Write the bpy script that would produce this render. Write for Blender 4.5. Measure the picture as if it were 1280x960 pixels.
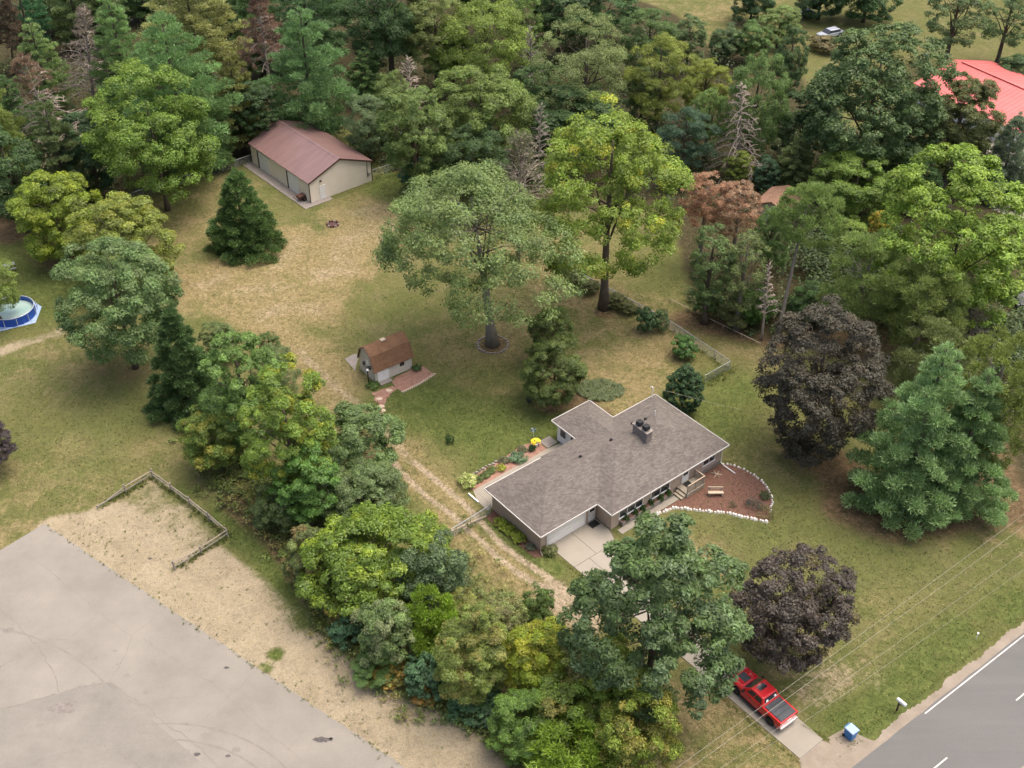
import bpy, math, random
import numpy as np
from mathutils import Vector, Matrix

# ------------------------------------------------------------------ camera, light, exposure
sc = bpy.context.scene
for o in list(bpy.data.objects): bpy.data.objects.remove(o)
F, PITCH, CAMH = 1440.0, math.radians(37.75), 78.0          # focal length in photo pixels (1280 wide)
cam_d = bpy.data.cameras.new("camera"); cam = bpy.data.objects.new("camera", cam_d)
sc.collection.objects.link(cam); sc.camera = cam
cam.location = (0, 0, CAMH); cam.rotation_euler = (math.pi/2 - PITCH, 0, 0)
cam_d.sensor_width = 36; cam_d.lens = 36*F/1280; cam_d.clip_start = 1; cam_d.clip_end = 12000
SUN_AZ, SUN_EL = math.radians(66), math.radians(70)
w = bpy.data.worlds.new("World"); sc.world = w; w.use_nodes = True
nt = w.node_tree; nt.nodes.clear()
sky = nt.nodes.new("ShaderNodeTexSky"); sky.sky_type = 'NISHITA'; sky.sun_disc = False
sky.sun_elevation = SUN_EL; sky.sun_rotation = SUN_AZ
sky.air_density = 0.7; sky.dust_density = 8.0; sky.ozone_density = 0.8; sky.altitude = 100
bg = nt.nodes.new("ShaderNodeBackground"); bg.inputs[1].default_value = 0.15
wo = nt.nodes.new("ShaderNodeOutputWorld")
nt.links.new(sky.outputs[0], bg.inputs[0]); nt.links.new(bg.outputs[0], wo.inputs[0])
sd = bpy.data.lights.new("sun", 'SUN'); sd.energy = .55; sd.angle = math.radians(75); sd.color = (1, .985, .95)
so = bpy.data.objects.new("sun", sd); sc.collection.objects.link(so); so.location = (0, 0, 120)
sv = Vector((math.sin(SUN_AZ)*math.cos(SUN_EL), math.cos(SUN_AZ)*math.cos(SUN_EL), math.sin(SUN_EL)))
so.rotation_euler = sv.to_track_quat('Z', 'Y').to_euler()
vs = sc.view_settings; vs.view_transform = 'Standard'; vs.look = 'None'; vs.exposure = 1.22; vs.gamma = 1; vs.use_curve_mapping = False
sc.cycles.max_bounces = 6; sc.cycles.diffuse_bounces = 4; sc.cycles.glossy_bounces = 2; sc.cycles.transmission_bounces = 3
sc.render.resolution_x, sc.render.resolution_y = 1024, 768

# ------------------------------------------------------------------ photo pixel -> place
CP, SP = math.cos(PITCH), math.sin(PITCH)
def G(x, y, z=0.0):
    u, v = (x-640)/F, -(y-480)/F
    d = (u, CP+v*SP, -SP+v*CP); t = (z-CAMH)/d[2]
    return (d[0]*t, d[1]*t, z)
def depth(p): return p[1]*CP + (CAMH-p[2])*SP
def proj(p):
    zc = depth(p); yc = p[1]*SP + (p[2]-CAMH)*CP
    return (640+F*p[0]/zc, 480-F*yc/zc)

# ------------------------------------------------------------------ helpers
COL = sc.collection
def tag(o, label=None, cat=None, group=None, kind=None):
    if label: o["label"] = label
    if cat: o["category"] = cat
    if group: o["group"] = group
    if kind: o["kind"] = kind
    return o
def link(name, me, parent=None):
    o = bpy.data.objects.new(name, me); COL.objects.link(o)
    if parent: o.parent = parent
    return o
def empty(name, loc=(0, 0, 0), rz=0, label=None, cat=None, group=None):
    o = bpy.data.objects.new(name, None); COL.objects.link(o); o.empty_display_size = .3
    o.location = tuple(loc)+(0,)*(3-len(loc)); o.rotation_euler = (0, 0, rz); return tag(o, label, cat, group)
class MB:
    def __init__(s): s.v = []; s.f = []
    def face(s, pts): n = len(s.v); s.v += [tuple(p) for p in pts]; s.f.append(tuple(range(n, n+len(pts)))); return s
    def box(s, x0, x1, y0, y1, z0, z1, top=None):
        n = len(s.v); a = [(x0,y0),(x1,y0),(x1,y1),(x0,y1)]
        s.v += [(x, y, z0) for x, y in a]
        if top is None: b = a
        else:
            i = top; b = [(x0+i[0],y0+i[2]),(x1-i[1],y0+i[2]),(x1-i[1],y1-i[3]),(x0+i[0],y1-i[3])]
        s.v += [(x, y, z1) for x, y in b]
        s.f += [(n+3,n+2,n+1,n),(n+4,n+5,n+6,n+7)]+[(n+i, n+(i+1)%4, n+4+(i+1)%4, n+4+i) for i in range(4)]
        return s
    def prism(s, poly, z0, z1):
        n = len(s.v); k = len(poly)
        a = sum(poly[i][0]*poly[(i+1)%k][1]-poly[(i+1)%k][0]*poly[i][1] for i in range(k))
        if a < 0: poly = poly[::-1]
        s.v += [(p[0], p[1], z0) for p in poly]+[(p[0], p[1], z1) for p in poly]
        s.f += [tuple(range(n+k-1, n-1, -1)), tuple(range(n+k, n+2*k))]+[(n+i, n+(i+1)%k, n+k+(i+1)%k, n+k+i) for i in range(k)]
        return s
    def extr(s, prof, y0, y1, ax='y'):            # profile in (x,z) extruded along y
        n = len(s.v); k = len(prof)
        a = sum(prof[i][0]*prof[(i+1)%k][1]-prof[(i+1)%k][0]*prof[i][1] for i in range(k))
        if a < 0: prof = prof[::-1]
        s.v += [(p[0], y0, p[1]) for p in prof]+[(p[0], y1, p[1]) for p in prof]
        s.f += [tuple(range(n, n+k)), tuple(range(n+2*k-1, n+k-1, -1))]+[(n+(i+1)%k, n+i, n+k+i, n+k+(i+1)%k) for i in range(k)]
        return s
    def tube(s, pts, rad, sides=6):
        pts = [Vector(p) for p in pts]; n0 = len(s.v); m = len(pts)
        if not hasattr(rad, '__len__'): rad = [rad]*m
        for i, p in enumerate(pts):
            d = (pts[min(i+1, m-1)]-pts[max(i-1, 0)])
            d = d.normalized() if d.length > 1e-6 else Vector((0, 0, 1))
            u = d.cross(Vector((0, 0, 1)) if abs(d.z) < .9 else Vector((1, 0, 0))).normalized(); q = d.cross(u)
            for k in range(sides):
                a = 2*math.pi*k/sides; s.v.append(tuple(p+(u*math.cos(a)+q*math.sin(a))*rad[i]))
        for i in range(m-1):
            for k in range(sides):
                a = n0+i*sides+k; b = n0+i*sides+(k+1)%sides; s.f.append((a, b, b+sides, a+sides))
        s.f.append(tuple(n0+k for k in range(sides-1, -1, -1))); s.f.append(tuple(n0+(m-1)*sides+k for k in range(sides)))
        return s
    def cyl(s, c, r, z0, z1, n=16, r2=None): return s.tube([(c[0], c[1], z0), (c[0], c[1], z1)], [r, r if r2 is None else r2], n)
    def mesh(s, name, mat=None, smooth=False):
        me = bpy.data.meshes.new(name); me.from_pydata(s.v, [], s.f)
        if mat: me.materials.append(mat)
        if smooth: me.polygons.foreach_set('use_smooth', [True]*len(me.polygons))
        me.update(); return me
    def build(s, name, mat, parent=None, smooth=False, bevel=0):
        o = link(name, s.mesh(name, mat, smooth), parent)
        if bevel:
            m = o.modifiers.new('bevel', 'BEVEL'); m.width = bevel; m.segments = 2; m.limit_method = 'ANGLE'; m.angle_limit = .7
        return o

# ------------------------------------------------------------------ materials
def mat_new(name):
    m = bpy.data.materials.new(name); m.use_nodes = True; n = m.node_tree.nodes; l = m.node_tree.links
    return m, n, l, n["Principled BSDF"]
def nd(n, t, **k):
    x = n.new(t)
    for a, b in k.items(): setattr(x, a, b)
    return x
def rgba(c): return (c[0], c[1], c[2], 1)
def surf(name, c, c2=None, scale=2.0, rough=.8, spec=.3, bump=0.0, bscale=None, metal=0, detail=6, stretch=None, coat=0):
    m, n, l, b = mat_new(name)
    b.inputs['Roughness'].default_value = rough; b.inputs['Specular IOR Level'].default_value = spec
    b.inputs['Metallic'].default_value = metal; b.inputs['Base Color'].default_value = rgba(c)
    if coat: b.inputs['Coat Weight'].default_value = coat
    if c2 is not None or bump:
        tc = nd(n, 'ShaderNodeTexCoord'); mp = nd(n, 'ShaderNodeMapping'); l.new(tc.outputs['Object'], mp.inputs[0])
        if stretch: mp.inputs['Scale'].default_value = stretch
        nz = nd(n, 'ShaderNodeTexNoise'); nz.inputs['Scale'].default_value = scale; nz.inputs['Detail'].default_value = detail
        nz.inputs['Roughness'].default_value = .65; l.new(mp.outputs[0], nz.inputs['Vector'])
        if c2 is not None:
            r = nd(n, 'ShaderNodeValToRGB'); r.color_ramp.elements[0].position = .3; r.color_ramp.elements[1].position = .7
            r.color_ramp.elements[0].color = rgba(c); r.color_ramp.elements[1].color = rgba(c2)
            l.new(nz.outputs['Fac'], r.inputs[0]); l.new(r.outputs[0], b.inputs['Base Color'])
        if bump:
            n2 = nd(n, 'ShaderNodeTexNoise'); n2.inputs['Scale'].default_value = bscale or scale*4; n2.inputs['Detail'].default_value = 4
            l.new(mp.outputs[0], n2.inputs['Vector'])
            bp = nd(n, 'ShaderNodeBump'); bp.inputs['Strength'].default_value = 1; bp.inputs['Distance'].default_value = bump
            l.new(n2.outputs['Fac'], bp.inputs['Height']); l.new(bp.outputs[0], b.inputs['Normal'])
    return m
M = {}
M['concrete'] = surf('concrete', (0.245,0.221,0.176), (0.286,0.258,0.208), .6, .85, .2, .004, 20)
M['old_concrete'] = surf('old_concrete', (0.200,0.176,0.152), (0.272,0.240,0.208), 1.2, .9, .2, .006, 14)
M['white_paint'] = surf('white_paint', (.7,.69,.65), (.77,.76,.72), 1.5, .55)
M['cream_siding'] = surf('cream_siding', (0.739,0.655,0.528), (0.806,0.724,0.592), .8, .7)
M['shed_siding'] = surf('shed_siding', (.5,.465,.38), (.58,.54,.45), 1.2, .75)
M['dark_trim'] = surf('dark_trim', (.06,.035,.028), (.09,.05,.04), 2, .6)
M['glass_dark'] = surf('glass_dark', (.02,.025,.03), None, rough=.08, spec=.6)
M['black'] = surf('black', (.012,.012,.013), (.02,.02,.02), 4, .5)
M['rubber'] = surf('rubber', (.012,.012,.013), (.018,.018,.018), 6, .8)
M['steel'] = surf('steel', (.42,.43,.43), (.5,.51,.51), 4, .45, .5, metal=.7)
M['red_paint'] = surf('red_paint', (.52,.013,.018), (.56,.015,.02), 1, .28, .5, coat=.6)
M['grey_vinyl'] = surf('grey_vinyl', (.05,.055,.06), (.075,.08,.085), 2, .6, bump=.004, bscale=8)
M['blue_plastic'] = surf('blue_plastic', (.03,.14,.36), (.05,.2,.44), 3, .45)
M['pool_blue'] = surf('pool_blue', (.015,.06,.3), (.025,.09,.38), 2, .45)
M['tarp_blue'] = surf('tarp_blue', (.25,.36,.55), (.34,.43,.58), 1.4, .6, bump=.02, bscale=3)
M['wood_grey'] = surf('wood_grey', (.22,.195,.16), (.32,.285,.24), 3, .9, .2, .006, 12)
M['wood_pale'] = surf('wood_pale', (.42,.33,.235), (.52,.42,.31), 2, .8, .2)
M['deck_wood'] = surf('deck_wood', (.27,.235,.175), (.35,.305,.235), 2.5, .8, .2)
M['mulch'] = surf('mulch', (.1,.052,.037), (.18,.1,.072), 3.5, .95, .1, .04, 16)
M['soil_brick'] = surf('soil_brick', (.22,.115,.08), (.33,.2,.15), 2.2, .95, .1, .02, 12)
M['stone_white'] = surf('stone_white', (.58,.54,.47), (.7,.67,.6), 5, .85, .2, .02, 9)
M['bark'] = surf('bark', (.075,.058,.042), (.15,.12,.09), 3, .95, .1, .03, 9, stretch=(1, 1, .25))
M['bark_grey'] = surf('bark_grey', (.16,.14,.115), (.26,.23,.19), 3, .95, .1, .02, 9, stretch=(1, 1, .3))
M['bark_dead'] = surf('bark_dead', (.25,.205,.165), (.38,.32,.265), 3, .95, .1, .01, 9, stretch=(1, 1, .3))
M['gutter'] = surf('gutter', (.5,.48,.44), (.57,.55,.51), 2, .5)
M['wire'] = surf('wire', (.3,.28,.22), (.37,.34,.28), 3, .6)
M['chain'] = surf('chain', (.33,.34,.31), (.4,.41,.38), 3, .6, metal=.3)
M['yellow'] = surf('yellow', (.72,.55,.02), (.8,.62,.04), 4, .6)
M['bulb_white'] = surf('bulb_white', (.8,.8,.78), None, rough=.3)
M['crack'] = surf('crack', (0.136,0.120,0.104), (0.224,0.200,0.172), 3, .95)
M['stain'] = surf('stain', (.055,.05,.047), (.12,.105,.095), 3, .9)
M['tyre'] = surf('tyre', (0.168,0.154,0.130), (0.207,0.190,0.160), 1.5, .9)
M['headlamp'] = surf('headlamp', (.6,.6,.6), None, rough=.1, spec=.6)
M['tail_red'] = surf('tail_red', (.3,.01,.01), None, rough=.2, spec=.5)
M['marking'] = surf('marking', (.4,.38,.34), (.55,.52,.48), 6, .8)
M['rust'] = surf('rust', (.09,.04,.03), (.16,.08,.055), 5, .9)
M['ember'] = surf('ember', (.05,.03,.03), (.1,.05,.045), 6, .95)

def brick_mat(name, c1, c2, mort, bw=.24, bh=.075):
    m, n, l, b = mat_new(name); b.inputs['Roughness'].default_value = .9; b.inputs['Specular IOR Level'].default_value = .2
    tc = nd(n, 'ShaderNodeTexCoord'); sx = nd(n, 'ShaderNodeSeparateXYZ'); l.new(tc.outputs['Object'], sx.inputs[0])
    ad = nd(n, 'ShaderNodeMath', operation='ADD'); l.new(sx.outputs[0], ad.inputs[0]); l.new(sx.outputs[1], ad.inputs[1])
    cb = nd(n, 'ShaderNodeCombineXYZ'); l.new(ad.outputs[0], cb.inputs[0]); l.new(sx.outputs[2], cb.inputs[1])
    t = nd(n, 'ShaderNodeTexBrick'); t.inputs['Scale'].default_value = 1; t.inputs['Brick Width'].default_value = bw
    t.inputs['Row Height'].default_value = bh; t.inputs['Mortar Size'].default_value = .008
    t.inputs['Color1'].default_value = rgba(c1); t.inputs['Color2'].default_value = rgba(c2); t.inputs['Mortar'].default_value = rgba(mort)
    l.new(cb.outputs[0], t.inputs['Vector']); l.new(t.outputs['Color'], b.inputs['Base Color']); return m
M['brick'] = brick_mat('brick', (.37,.275,.205), (.45,.345,.265), (.48,.42,.35))
M['brick_grey'] = brick_mat('brick_grey', (.16,.13,.115), (.24,.2,.175), (.3,.27,.24))

def shingle_mat(name, c1, c2, c3, course=.14, tab=.32):
    m, n, l, b = mat_new(name); b.inputs['Roughness'].default_value = .92; b.inputs['Specular IOR Level'].default_value = .15
    tc = nd(n, 'ShaderNodeTexCoord'); sx = nd(n, 'ShaderNodeSeparateXYZ'); l.new(tc.outputs['Object'], sx.inputs[0])
    ad = nd(n, 'ShaderNodeMath', operation='ADD'); l.new(sx.outputs[0], ad.inputs[0]); l.new(sx.outputs[1], ad.inputs[1])
    ml = nd(n, 'ShaderNodeMath', operation='MULTIPLY'); l.new(sx.outputs[2], ml.inputs[0]); ml.inputs[1].default_value = 2.6
    cb = nd(n, 'ShaderNodeCombineXYZ'); l.new(ad.outputs[0], cb.inputs[0]); l.new(ml.outputs[0], cb.inputs[1])
    t = nd(n, 'ShaderNodeTexBrick'); t.inputs['Scale'].default_value = 1; t.inputs['Brick Width'].default_value = tab
    t.inputs['Row Height'].default_value = course; t.inputs['Mortar Size'].default_value = .006; t.inputs['Bias'].default_value = 0
    t.inputs['Color1'].default_value = rgba(c1); t.inputs['Color2'].default_value = rgba(c2); t.inputs['Mortar'].default_value = rgba(c3)
    l.new(cb.outputs[0], t.inputs['Vector'])
    nz = nd(n, 'ShaderNodeTexNoise'); nz.inputs['Scale'].default_value = 1.1; nz.inputs['Detail'].default_value = 8; nz.inputs['Roughness'].default_value = .75
    l.new(tc.outputs['Object'], nz.inputs['Vector'])
    mr = nd(n, 'ShaderNodeMapRange'); mr.inputs[1].default_value = .3; mr.inputs[2].default_value = .7; mr.inputs[3].default_value = .8; mr.inputs[4].default_value = 1.2
    l.new(nz.outputs['Fac'], mr.inputs[0])
    mx = nd(n, 'ShaderNodeVectorMath', operation='SCALE'); l.new(t.outputs['Color'], mx.inputs[0]); l.new(mr.outputs[0], mx.inputs['Scale'])
    l.new(mx.outputs[0], b.inputs['Base Color'])
    bp = nd(n, 'ShaderNodeBump'); bp.inputs['Distance'].default_value = .012; l.new(t.outputs['Fac'], bp.inputs['Height']); bp.invert = True
    l.new(bp.outputs[0], b.inputs['Normal']); return m
M['shingle'] = shingle_mat('shingle', (0.119,0.103,0.090), (0.173,0.153,0.133), (0.088,0.078,0.068))
M['shingle_brown'] = shingle_mat('shingle_brown', (.185,.1,.055), (.25,.14,.08), (.14,.08,.05))
M['shingle_tan'] = shingle_mat('shingle_tan', (.24,.14,.09), (.3,.18,.12), (.2,.12,.08))
M['roof_red_metal'] = surf('roof_red_metal', (.17,.104,.094), (.225,.14,.126), .5, .3, .7, stretch=(.4, 3, 1))
M['roof_coral'] = surf('roof_coral', (.47,.105,.092), (.53,.135,.118), .3, .5, .4)

def leaf_mat():
    m = bpy.data.materials.new('foliage'); m.use_nodes = True; n = m.node_tree.nodes; l = m.node_tree.links; n.clear()
    oi = nd(n, 'ShaderNodeObjectInfo')
    al = nd(n, 'ShaderNodeAttribute'); al.attribute_type = 'OBJECT'; al.attribute_name = 'alt_color'
    ti = nd(n, 'ShaderNodeAttribute'); ti.attribute_name = 'tint'
    af = nd(n, 'ShaderNodeAttribute'); af.attribute_name = 'alt'
    mx = nd(n, 'ShaderNodeMix', data_type='RGBA')
    l.new(af.outputs['Fac'], mx.inputs[0]); l.new(oi.outputs['Color'], mx.inputs[6]); l.new(al.outputs['Color'], mx.inputs[7])
    scv = nd(n, 'ShaderNodeVectorMath', operation='SCALE'); l.new(mx.outputs[2], scv.inputs[0]); l.new(ti.outputs['Fac'], scv.inputs['Scale'])
    d0 = nd(n, 'ShaderNodeBsdfDiffuse'); l.new(scv.outputs[0], d0.inputs['Color'])
    gl = nd(n, 'ShaderNodeBsdfGlossy'); gl.inputs['Roughness'].default_value = .5; gl.inputs['Color'].default_value = (.8, .85, .8, 1)
    d = nd(n, 'ShaderNodeMixShader'); d.inputs[0].default_value = .045; l.new(d0.outputs[0], d.inputs[1]); l.new(gl.outputs[0], d.inputs[2])
    t = nd(n, 'ShaderNodeBsdfTranslucent'); l.new(scv.outputs[0], t.inputs['Color'])
    ms = nd(n, 'ShaderNodeMixShader'); ms.inputs[0].default_value = .42; l.new(d.outputs[0], ms.inputs[1]); l.new(t.outputs[0], ms.inputs[2])
    out = nd(n, 'ShaderNodeOutputMaterial'); l.new(ms.outputs[0], out.inputs[0]); return m
M['leaf'] = leaf_mat()

# ------------------------------------------------------------------ ground sheet with painted cover masks (dirt, dry, lush, litter, sand)
def axis(a, b, step, far, fa, fb, fine):
    c = list(np.arange(a, fa, step))+list(np.arange(fa, fb, fine))+list(np.arange(fb, b+1e-6, step)); s = step
    lo = []; x = a
    while x > -far: s *= 1.5; x -= s; lo.append(x)
    hi = []; x = b; s = step
    while x < far: s *= 1.5; x += s; hi.append(x)
    return np.array(lo[::-1]+c+hi)
gx, gy = axis(-116, 116, .75, 4000, -26, 24, .32), axis(42, 240, .75, 4000, 52, 112, .32)
NX, NY = len(gx), len(gy); XX, YY = np.meshgrid(gx, gy); PX, PY = XX.ravel(), YY.ravel()
def stroke(pts, width, soft, world=False):
    """0..1 mask of a stroke along photo points: 1 inside half-width, fading over soft metres."""
    P = [(p if world else G(*p))[:2] for p in pts]
    if len(P) == 1: P = P*2
    d2 = np.full(PX.shape, 1e9)
    for (ax, ay), (bx, by) in zip(P[:-1], P[1:]):
        dx, dy = bx-ax, by-ay; L = dx*dx+dy*dy
        t = np.clip(((PX-ax)*dx+(PY-ay)*dy)/L, 0, 1) if L > 0 else 0
        d2 = np.minimum(d2, (PX-ax-t*dx)**2+(PY-ay-t*dy)**2)
    return np.clip(1-(np.sqrt(d2)-width/2)/max(soft, .01), 0, 1)
def inpoly(pts, soft=1.0):
    P = [G(*p)[:2] for p in pts]; ins = np.zeros(PX.shape, bool); k = len(P)
    for i in range(k):
        (ax, ay), (bx, by) = P[i], P[(i+1) % k]
        if ay == by: continue
        ins ^= ((ay > PY) != (by > PY)) & (PX < (bx-ax)*(PY-ay)/(by-ay)+ax)
    edge = stroke(list(pts)+[pts[0]], 0, soft)
    return np.where(ins, 1.0, edge*.999)
dirt = np.zeros(PX.shape); dry = dirt.copy(); lush = dirt.copy(); litter = dirt.copy(); sand = dirt.copy(); woods = dirt.copy()
def paint(a, m, k=1.0): np.maximum(a, m*k, out=a)
# two-rut farm track from the road drive past the garage up to the shed and barn
for off in (0, 1):
    trk = [[(738,778),(690,745),(645,714),(621,696),(600,674),(586,664),(564,642),(533,621),(509,597),(488,574)],
           [(748,768),(715,745),(677,716),(653,701),(626,680),(605,657),(588,638),(570,621),(543,599),(519,579)]][off]
    paint(dirt, stroke(trk, .35, .5), .8)
paint(dirt, stroke([(735,775),(712,757),(690,742)], 1.6, 2), .75)
paint(dry, stroke([(735,765),(690,740),(640,705),(600,680),(575,650),(545,615),(525,590)], 3, 3.5), .8)
paint(dirt, stroke([(515,578),(500,560),(470,520),(440,500),(420,484),(400,465),(375,440)], .5, 1.3), .55)
paint(dry, stroke([(500,560),(440,500),(385,450),(340,410),(300,385),(250,355)], 3, 6), .95)
paint(dirt, stroke([(375,440),(340,408),(300,388),(260,365)], .8, 4), .35)
for p, wd, sf, k in (([(250,356),(275,350)], 3, 5, .7), ([(330,395),(360,380),(390,385)], 2, 6, .7), ([(300,365),(350,360)], 2, 6, .6),
                     ([(420,320),(445,300),(470,275),(480,262)], 4, 7, .8), ([(400,345),(430,335)], 3, 6, .6), ([(440,265),(470,262)], 2, 5, .75),
                     ([(345,335),(372,300)], 2, 4, .7), ([(480,300),(490,280)], 3, 6, .6)):
    paint(dry, stroke(p, wd+2, sf+1), min(1, k+.25)); paint(dirt, stroke(p, wd*.4, sf*.8), .45)
for p, wd, sf, k in (([(700,320),(690,345),(720,360)], 6, 10, .75), ([(650,400),(600,445),(560,440)], 5, 10, .7), ([(830,415),(800,445),(850,400)], 6, 10, .7),
                     ([(780,470),(800,460),(780,500)], 4, 7, .85), ([(690,480),(660,470)], 4, 8, .6), ([(740,400),(700,390)], 5, 10, .6), ([(900,360),(880,400),(940,430)], 6, 10, .55),
                     ([(235,300),(260,260),(285,240)], 4, 8, .6), ([(920,560),(950,540),(985,575)], 4, 7, .55), ([(960,620),(1010,600)], 2, 6, .4), ([(30,430),(60,400)], 8, 14, .4),
                     ([(60,640),(130,600),(20,610)], 8, 12, .55), ([(100,520),(60,470)], 7, 14, .35), ([(1040,720),(1120,700),(1180,660)], 3, 9, .3), ([(1000,840),(1060,800),(1130,770)], 7, 10, .45),
                     ([(880,920),(930,930),(960,955)], 5, 7, .6), ([(900,870),(870,900)], 4, 6, .7), ([(870,60),(890,20),(850,0)], 18, 20, .5), ([(1050,20),(1150,30),(1270,40)], 6, 20, .15), ([(1260,640),(1200,640)], 5, 9, .5)):
    paint(dry, stroke(p, wd, sf), k)
for p_, w_, k_ in (((600,500),1.5,.7), ((580,478),2,.6), ((655,512),1.2,.7), ((560,575),2,.6), ((625,492),1.5,.7), ((540,560),1.2,.5), ((640,560),1,.5), ((1005,690),2,.5), ((1090,760),2,.5), ((880,690),2,.6), ((90,560),3,.5), ((180,560),2,.5)): paint(dry, stroke([p_], w_, 3.5), k_+.2)
paint(dirt, stroke([(1020,865),(1050,845)], 2, 3), .5); paint(dirt, stroke([(1085,835),(1095,850)], 1.5, 3), .35)
# lush patches
for p, wd, sf, k in (([(505,505),(560,515),(620,530),(680,540)], 6, 6, .95), ([(560,490),(600,480)], 5, 7, .6), ([(640,545),(610,570),(580,560)], 4, 5, .7), ([(490,235),(525,240),(500,228)], 4, 5, 1.0),
                     ([(445,265),(415,235),(300,200)], 1, 6, .5), ([(612,655),(640,672),(668,697),(690,712)], 1.5, 1.4, 1.0), ([(700,712),(725,735)], 1, 2.2, .6),
                     ([(700,505),(690,520),(660,525)], 2, 3, .6), ([(880,500),(910,485),(905,530)], 4, 6, .75), ([(960,650),(1010,665),(985,640)], 5, 6, .5), ([(1060,740),(1110,725)], 7, 9, .4),
                     ([(30,320),(50,370),(60,350)], 7, 9, .8), ([(40,300),(70,340)], 5, 6, .8), ([(120,560),(150,530),(90,540)], 6, 10, .45), ([(285,640),(325,675),(375,735)], 2.5, 3, .85), ([(390,770),(375,745)], 2, 3, .8),
                     ([(1200,790),(1150,840),(1100,890),(1060,900)], 2, 4, .8), ([(1240,770),(1270,750)], 2, 4, .7), ([(520,450),(545,470)], 3, 6, .5), ([(840,330),(860,350)], 4, 8, .5), ([(900,650),(940,670)], 4, 8, .35)):
    paint(lush, stroke(p, wd, sf), k)
# tree litter / mulch-brown needle ground
for p, wd, sf, k in (([(1050,585),(1060,610),(1060,635),(1110,655),(1180,645)], 3, 3, .85), ([(1235,610),(1275,600)], 6, 6, 1), ([(1010,570),(1045,580)], 2, 4, .6), ([(690,505),(700,500),(730,500)], 1.5, 2.5, .9), ([(755,517),(735,515)], 1, 1.5, .8),
                     ([(860,400),(900,410),(970,425)], 2, 3, .8), ([(1060,420),(1100,400),(1130,420)], 5, 6, .9), ([(617,432)], 2.5, 1.5, .7), ([(755,392)], 1.5, 1.2, .8), ([(905,855),(885,852)], 1.5, 2, .8),
                     ([(0,275),(15,285)], 4, 5, .9), ([(60,305),(75,325)], 3, 4, .7), ([(135,455),(172,466)], 3, 4, .5), ([(198,250)], 3, 5, .5), ([(290,625),(330,655),(370,700),(400,745)], 1.5, 2, .8), ([(990,830)], 2, 4, .3)):
    paint(litter, stroke(p, wd, sf), k)
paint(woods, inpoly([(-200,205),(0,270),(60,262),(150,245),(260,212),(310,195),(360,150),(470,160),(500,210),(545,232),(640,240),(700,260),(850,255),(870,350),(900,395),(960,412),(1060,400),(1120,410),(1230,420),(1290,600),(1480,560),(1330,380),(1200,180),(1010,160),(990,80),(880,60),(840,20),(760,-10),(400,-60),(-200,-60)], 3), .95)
# sandy margin of the car park
paint(sand, inpoly([(60,655),(110,645),(150,632),(225,690),(270,690),(325,720),(380,770),(400,805),(450,850),(520,890),(590,930),(620,962),(480,962)], 2.0), 1)
paint(sand, inpoly([(130,640),(195,595),(280,665),(215,705)], 1.5), .62)
paint(sand, stroke([(0,440),(30,428),(75,415)], .8, 1.5), .8)
paint(lush, stroke([(345,818)], .6, 1.0), 1); paint(lush, stroke([(335,836),(330,833)], .5, .8), .8); paint(lush, stroke([(232,618),(225,612)], 1, 1.5), .7)
sand *= 1-.8*np.clip(lush, 0, 1)
me = bpy.data.meshes.new('ground')
idx = np.arange(NX*NY).reshape(NY, NX)
q = np.stack([idx[:-1,:-1], idx[:-1,1:], idx[1:,1:], idx[1:,:-1]], -1).reshape(-1, 4)
def np_mesh(me, V, Q):
    k = Q.shape[1]
    me.vertices.add(len(V)); me.vertices.foreach_set('co', np.ascontiguousarray(V, np.float32).ravel())
    me.loops.add(Q.size); me.loops.foreach_set('vertex_index', np.ascontiguousarray(Q, np.int32).ravel())
    me.polygons.add(len(Q)); me.polygons.foreach_set('loop_start', np.arange(0, Q.size, k, dtype=np.int32)); me.polygons.foreach_set('loop_total', np.full(len(Q), k, np.int32))
    me.update(calc_edges=True)
np_mesh(me, np.stack([PX, PY, np.zeros_like(PX)], 1), q)
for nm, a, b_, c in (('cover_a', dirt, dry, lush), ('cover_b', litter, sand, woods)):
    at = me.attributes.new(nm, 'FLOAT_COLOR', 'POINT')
    at.data.foreach_set('color', np.stack([a, b_, c, np.ones_like(a)], 1).astype(np.float32).ravel())
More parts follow.
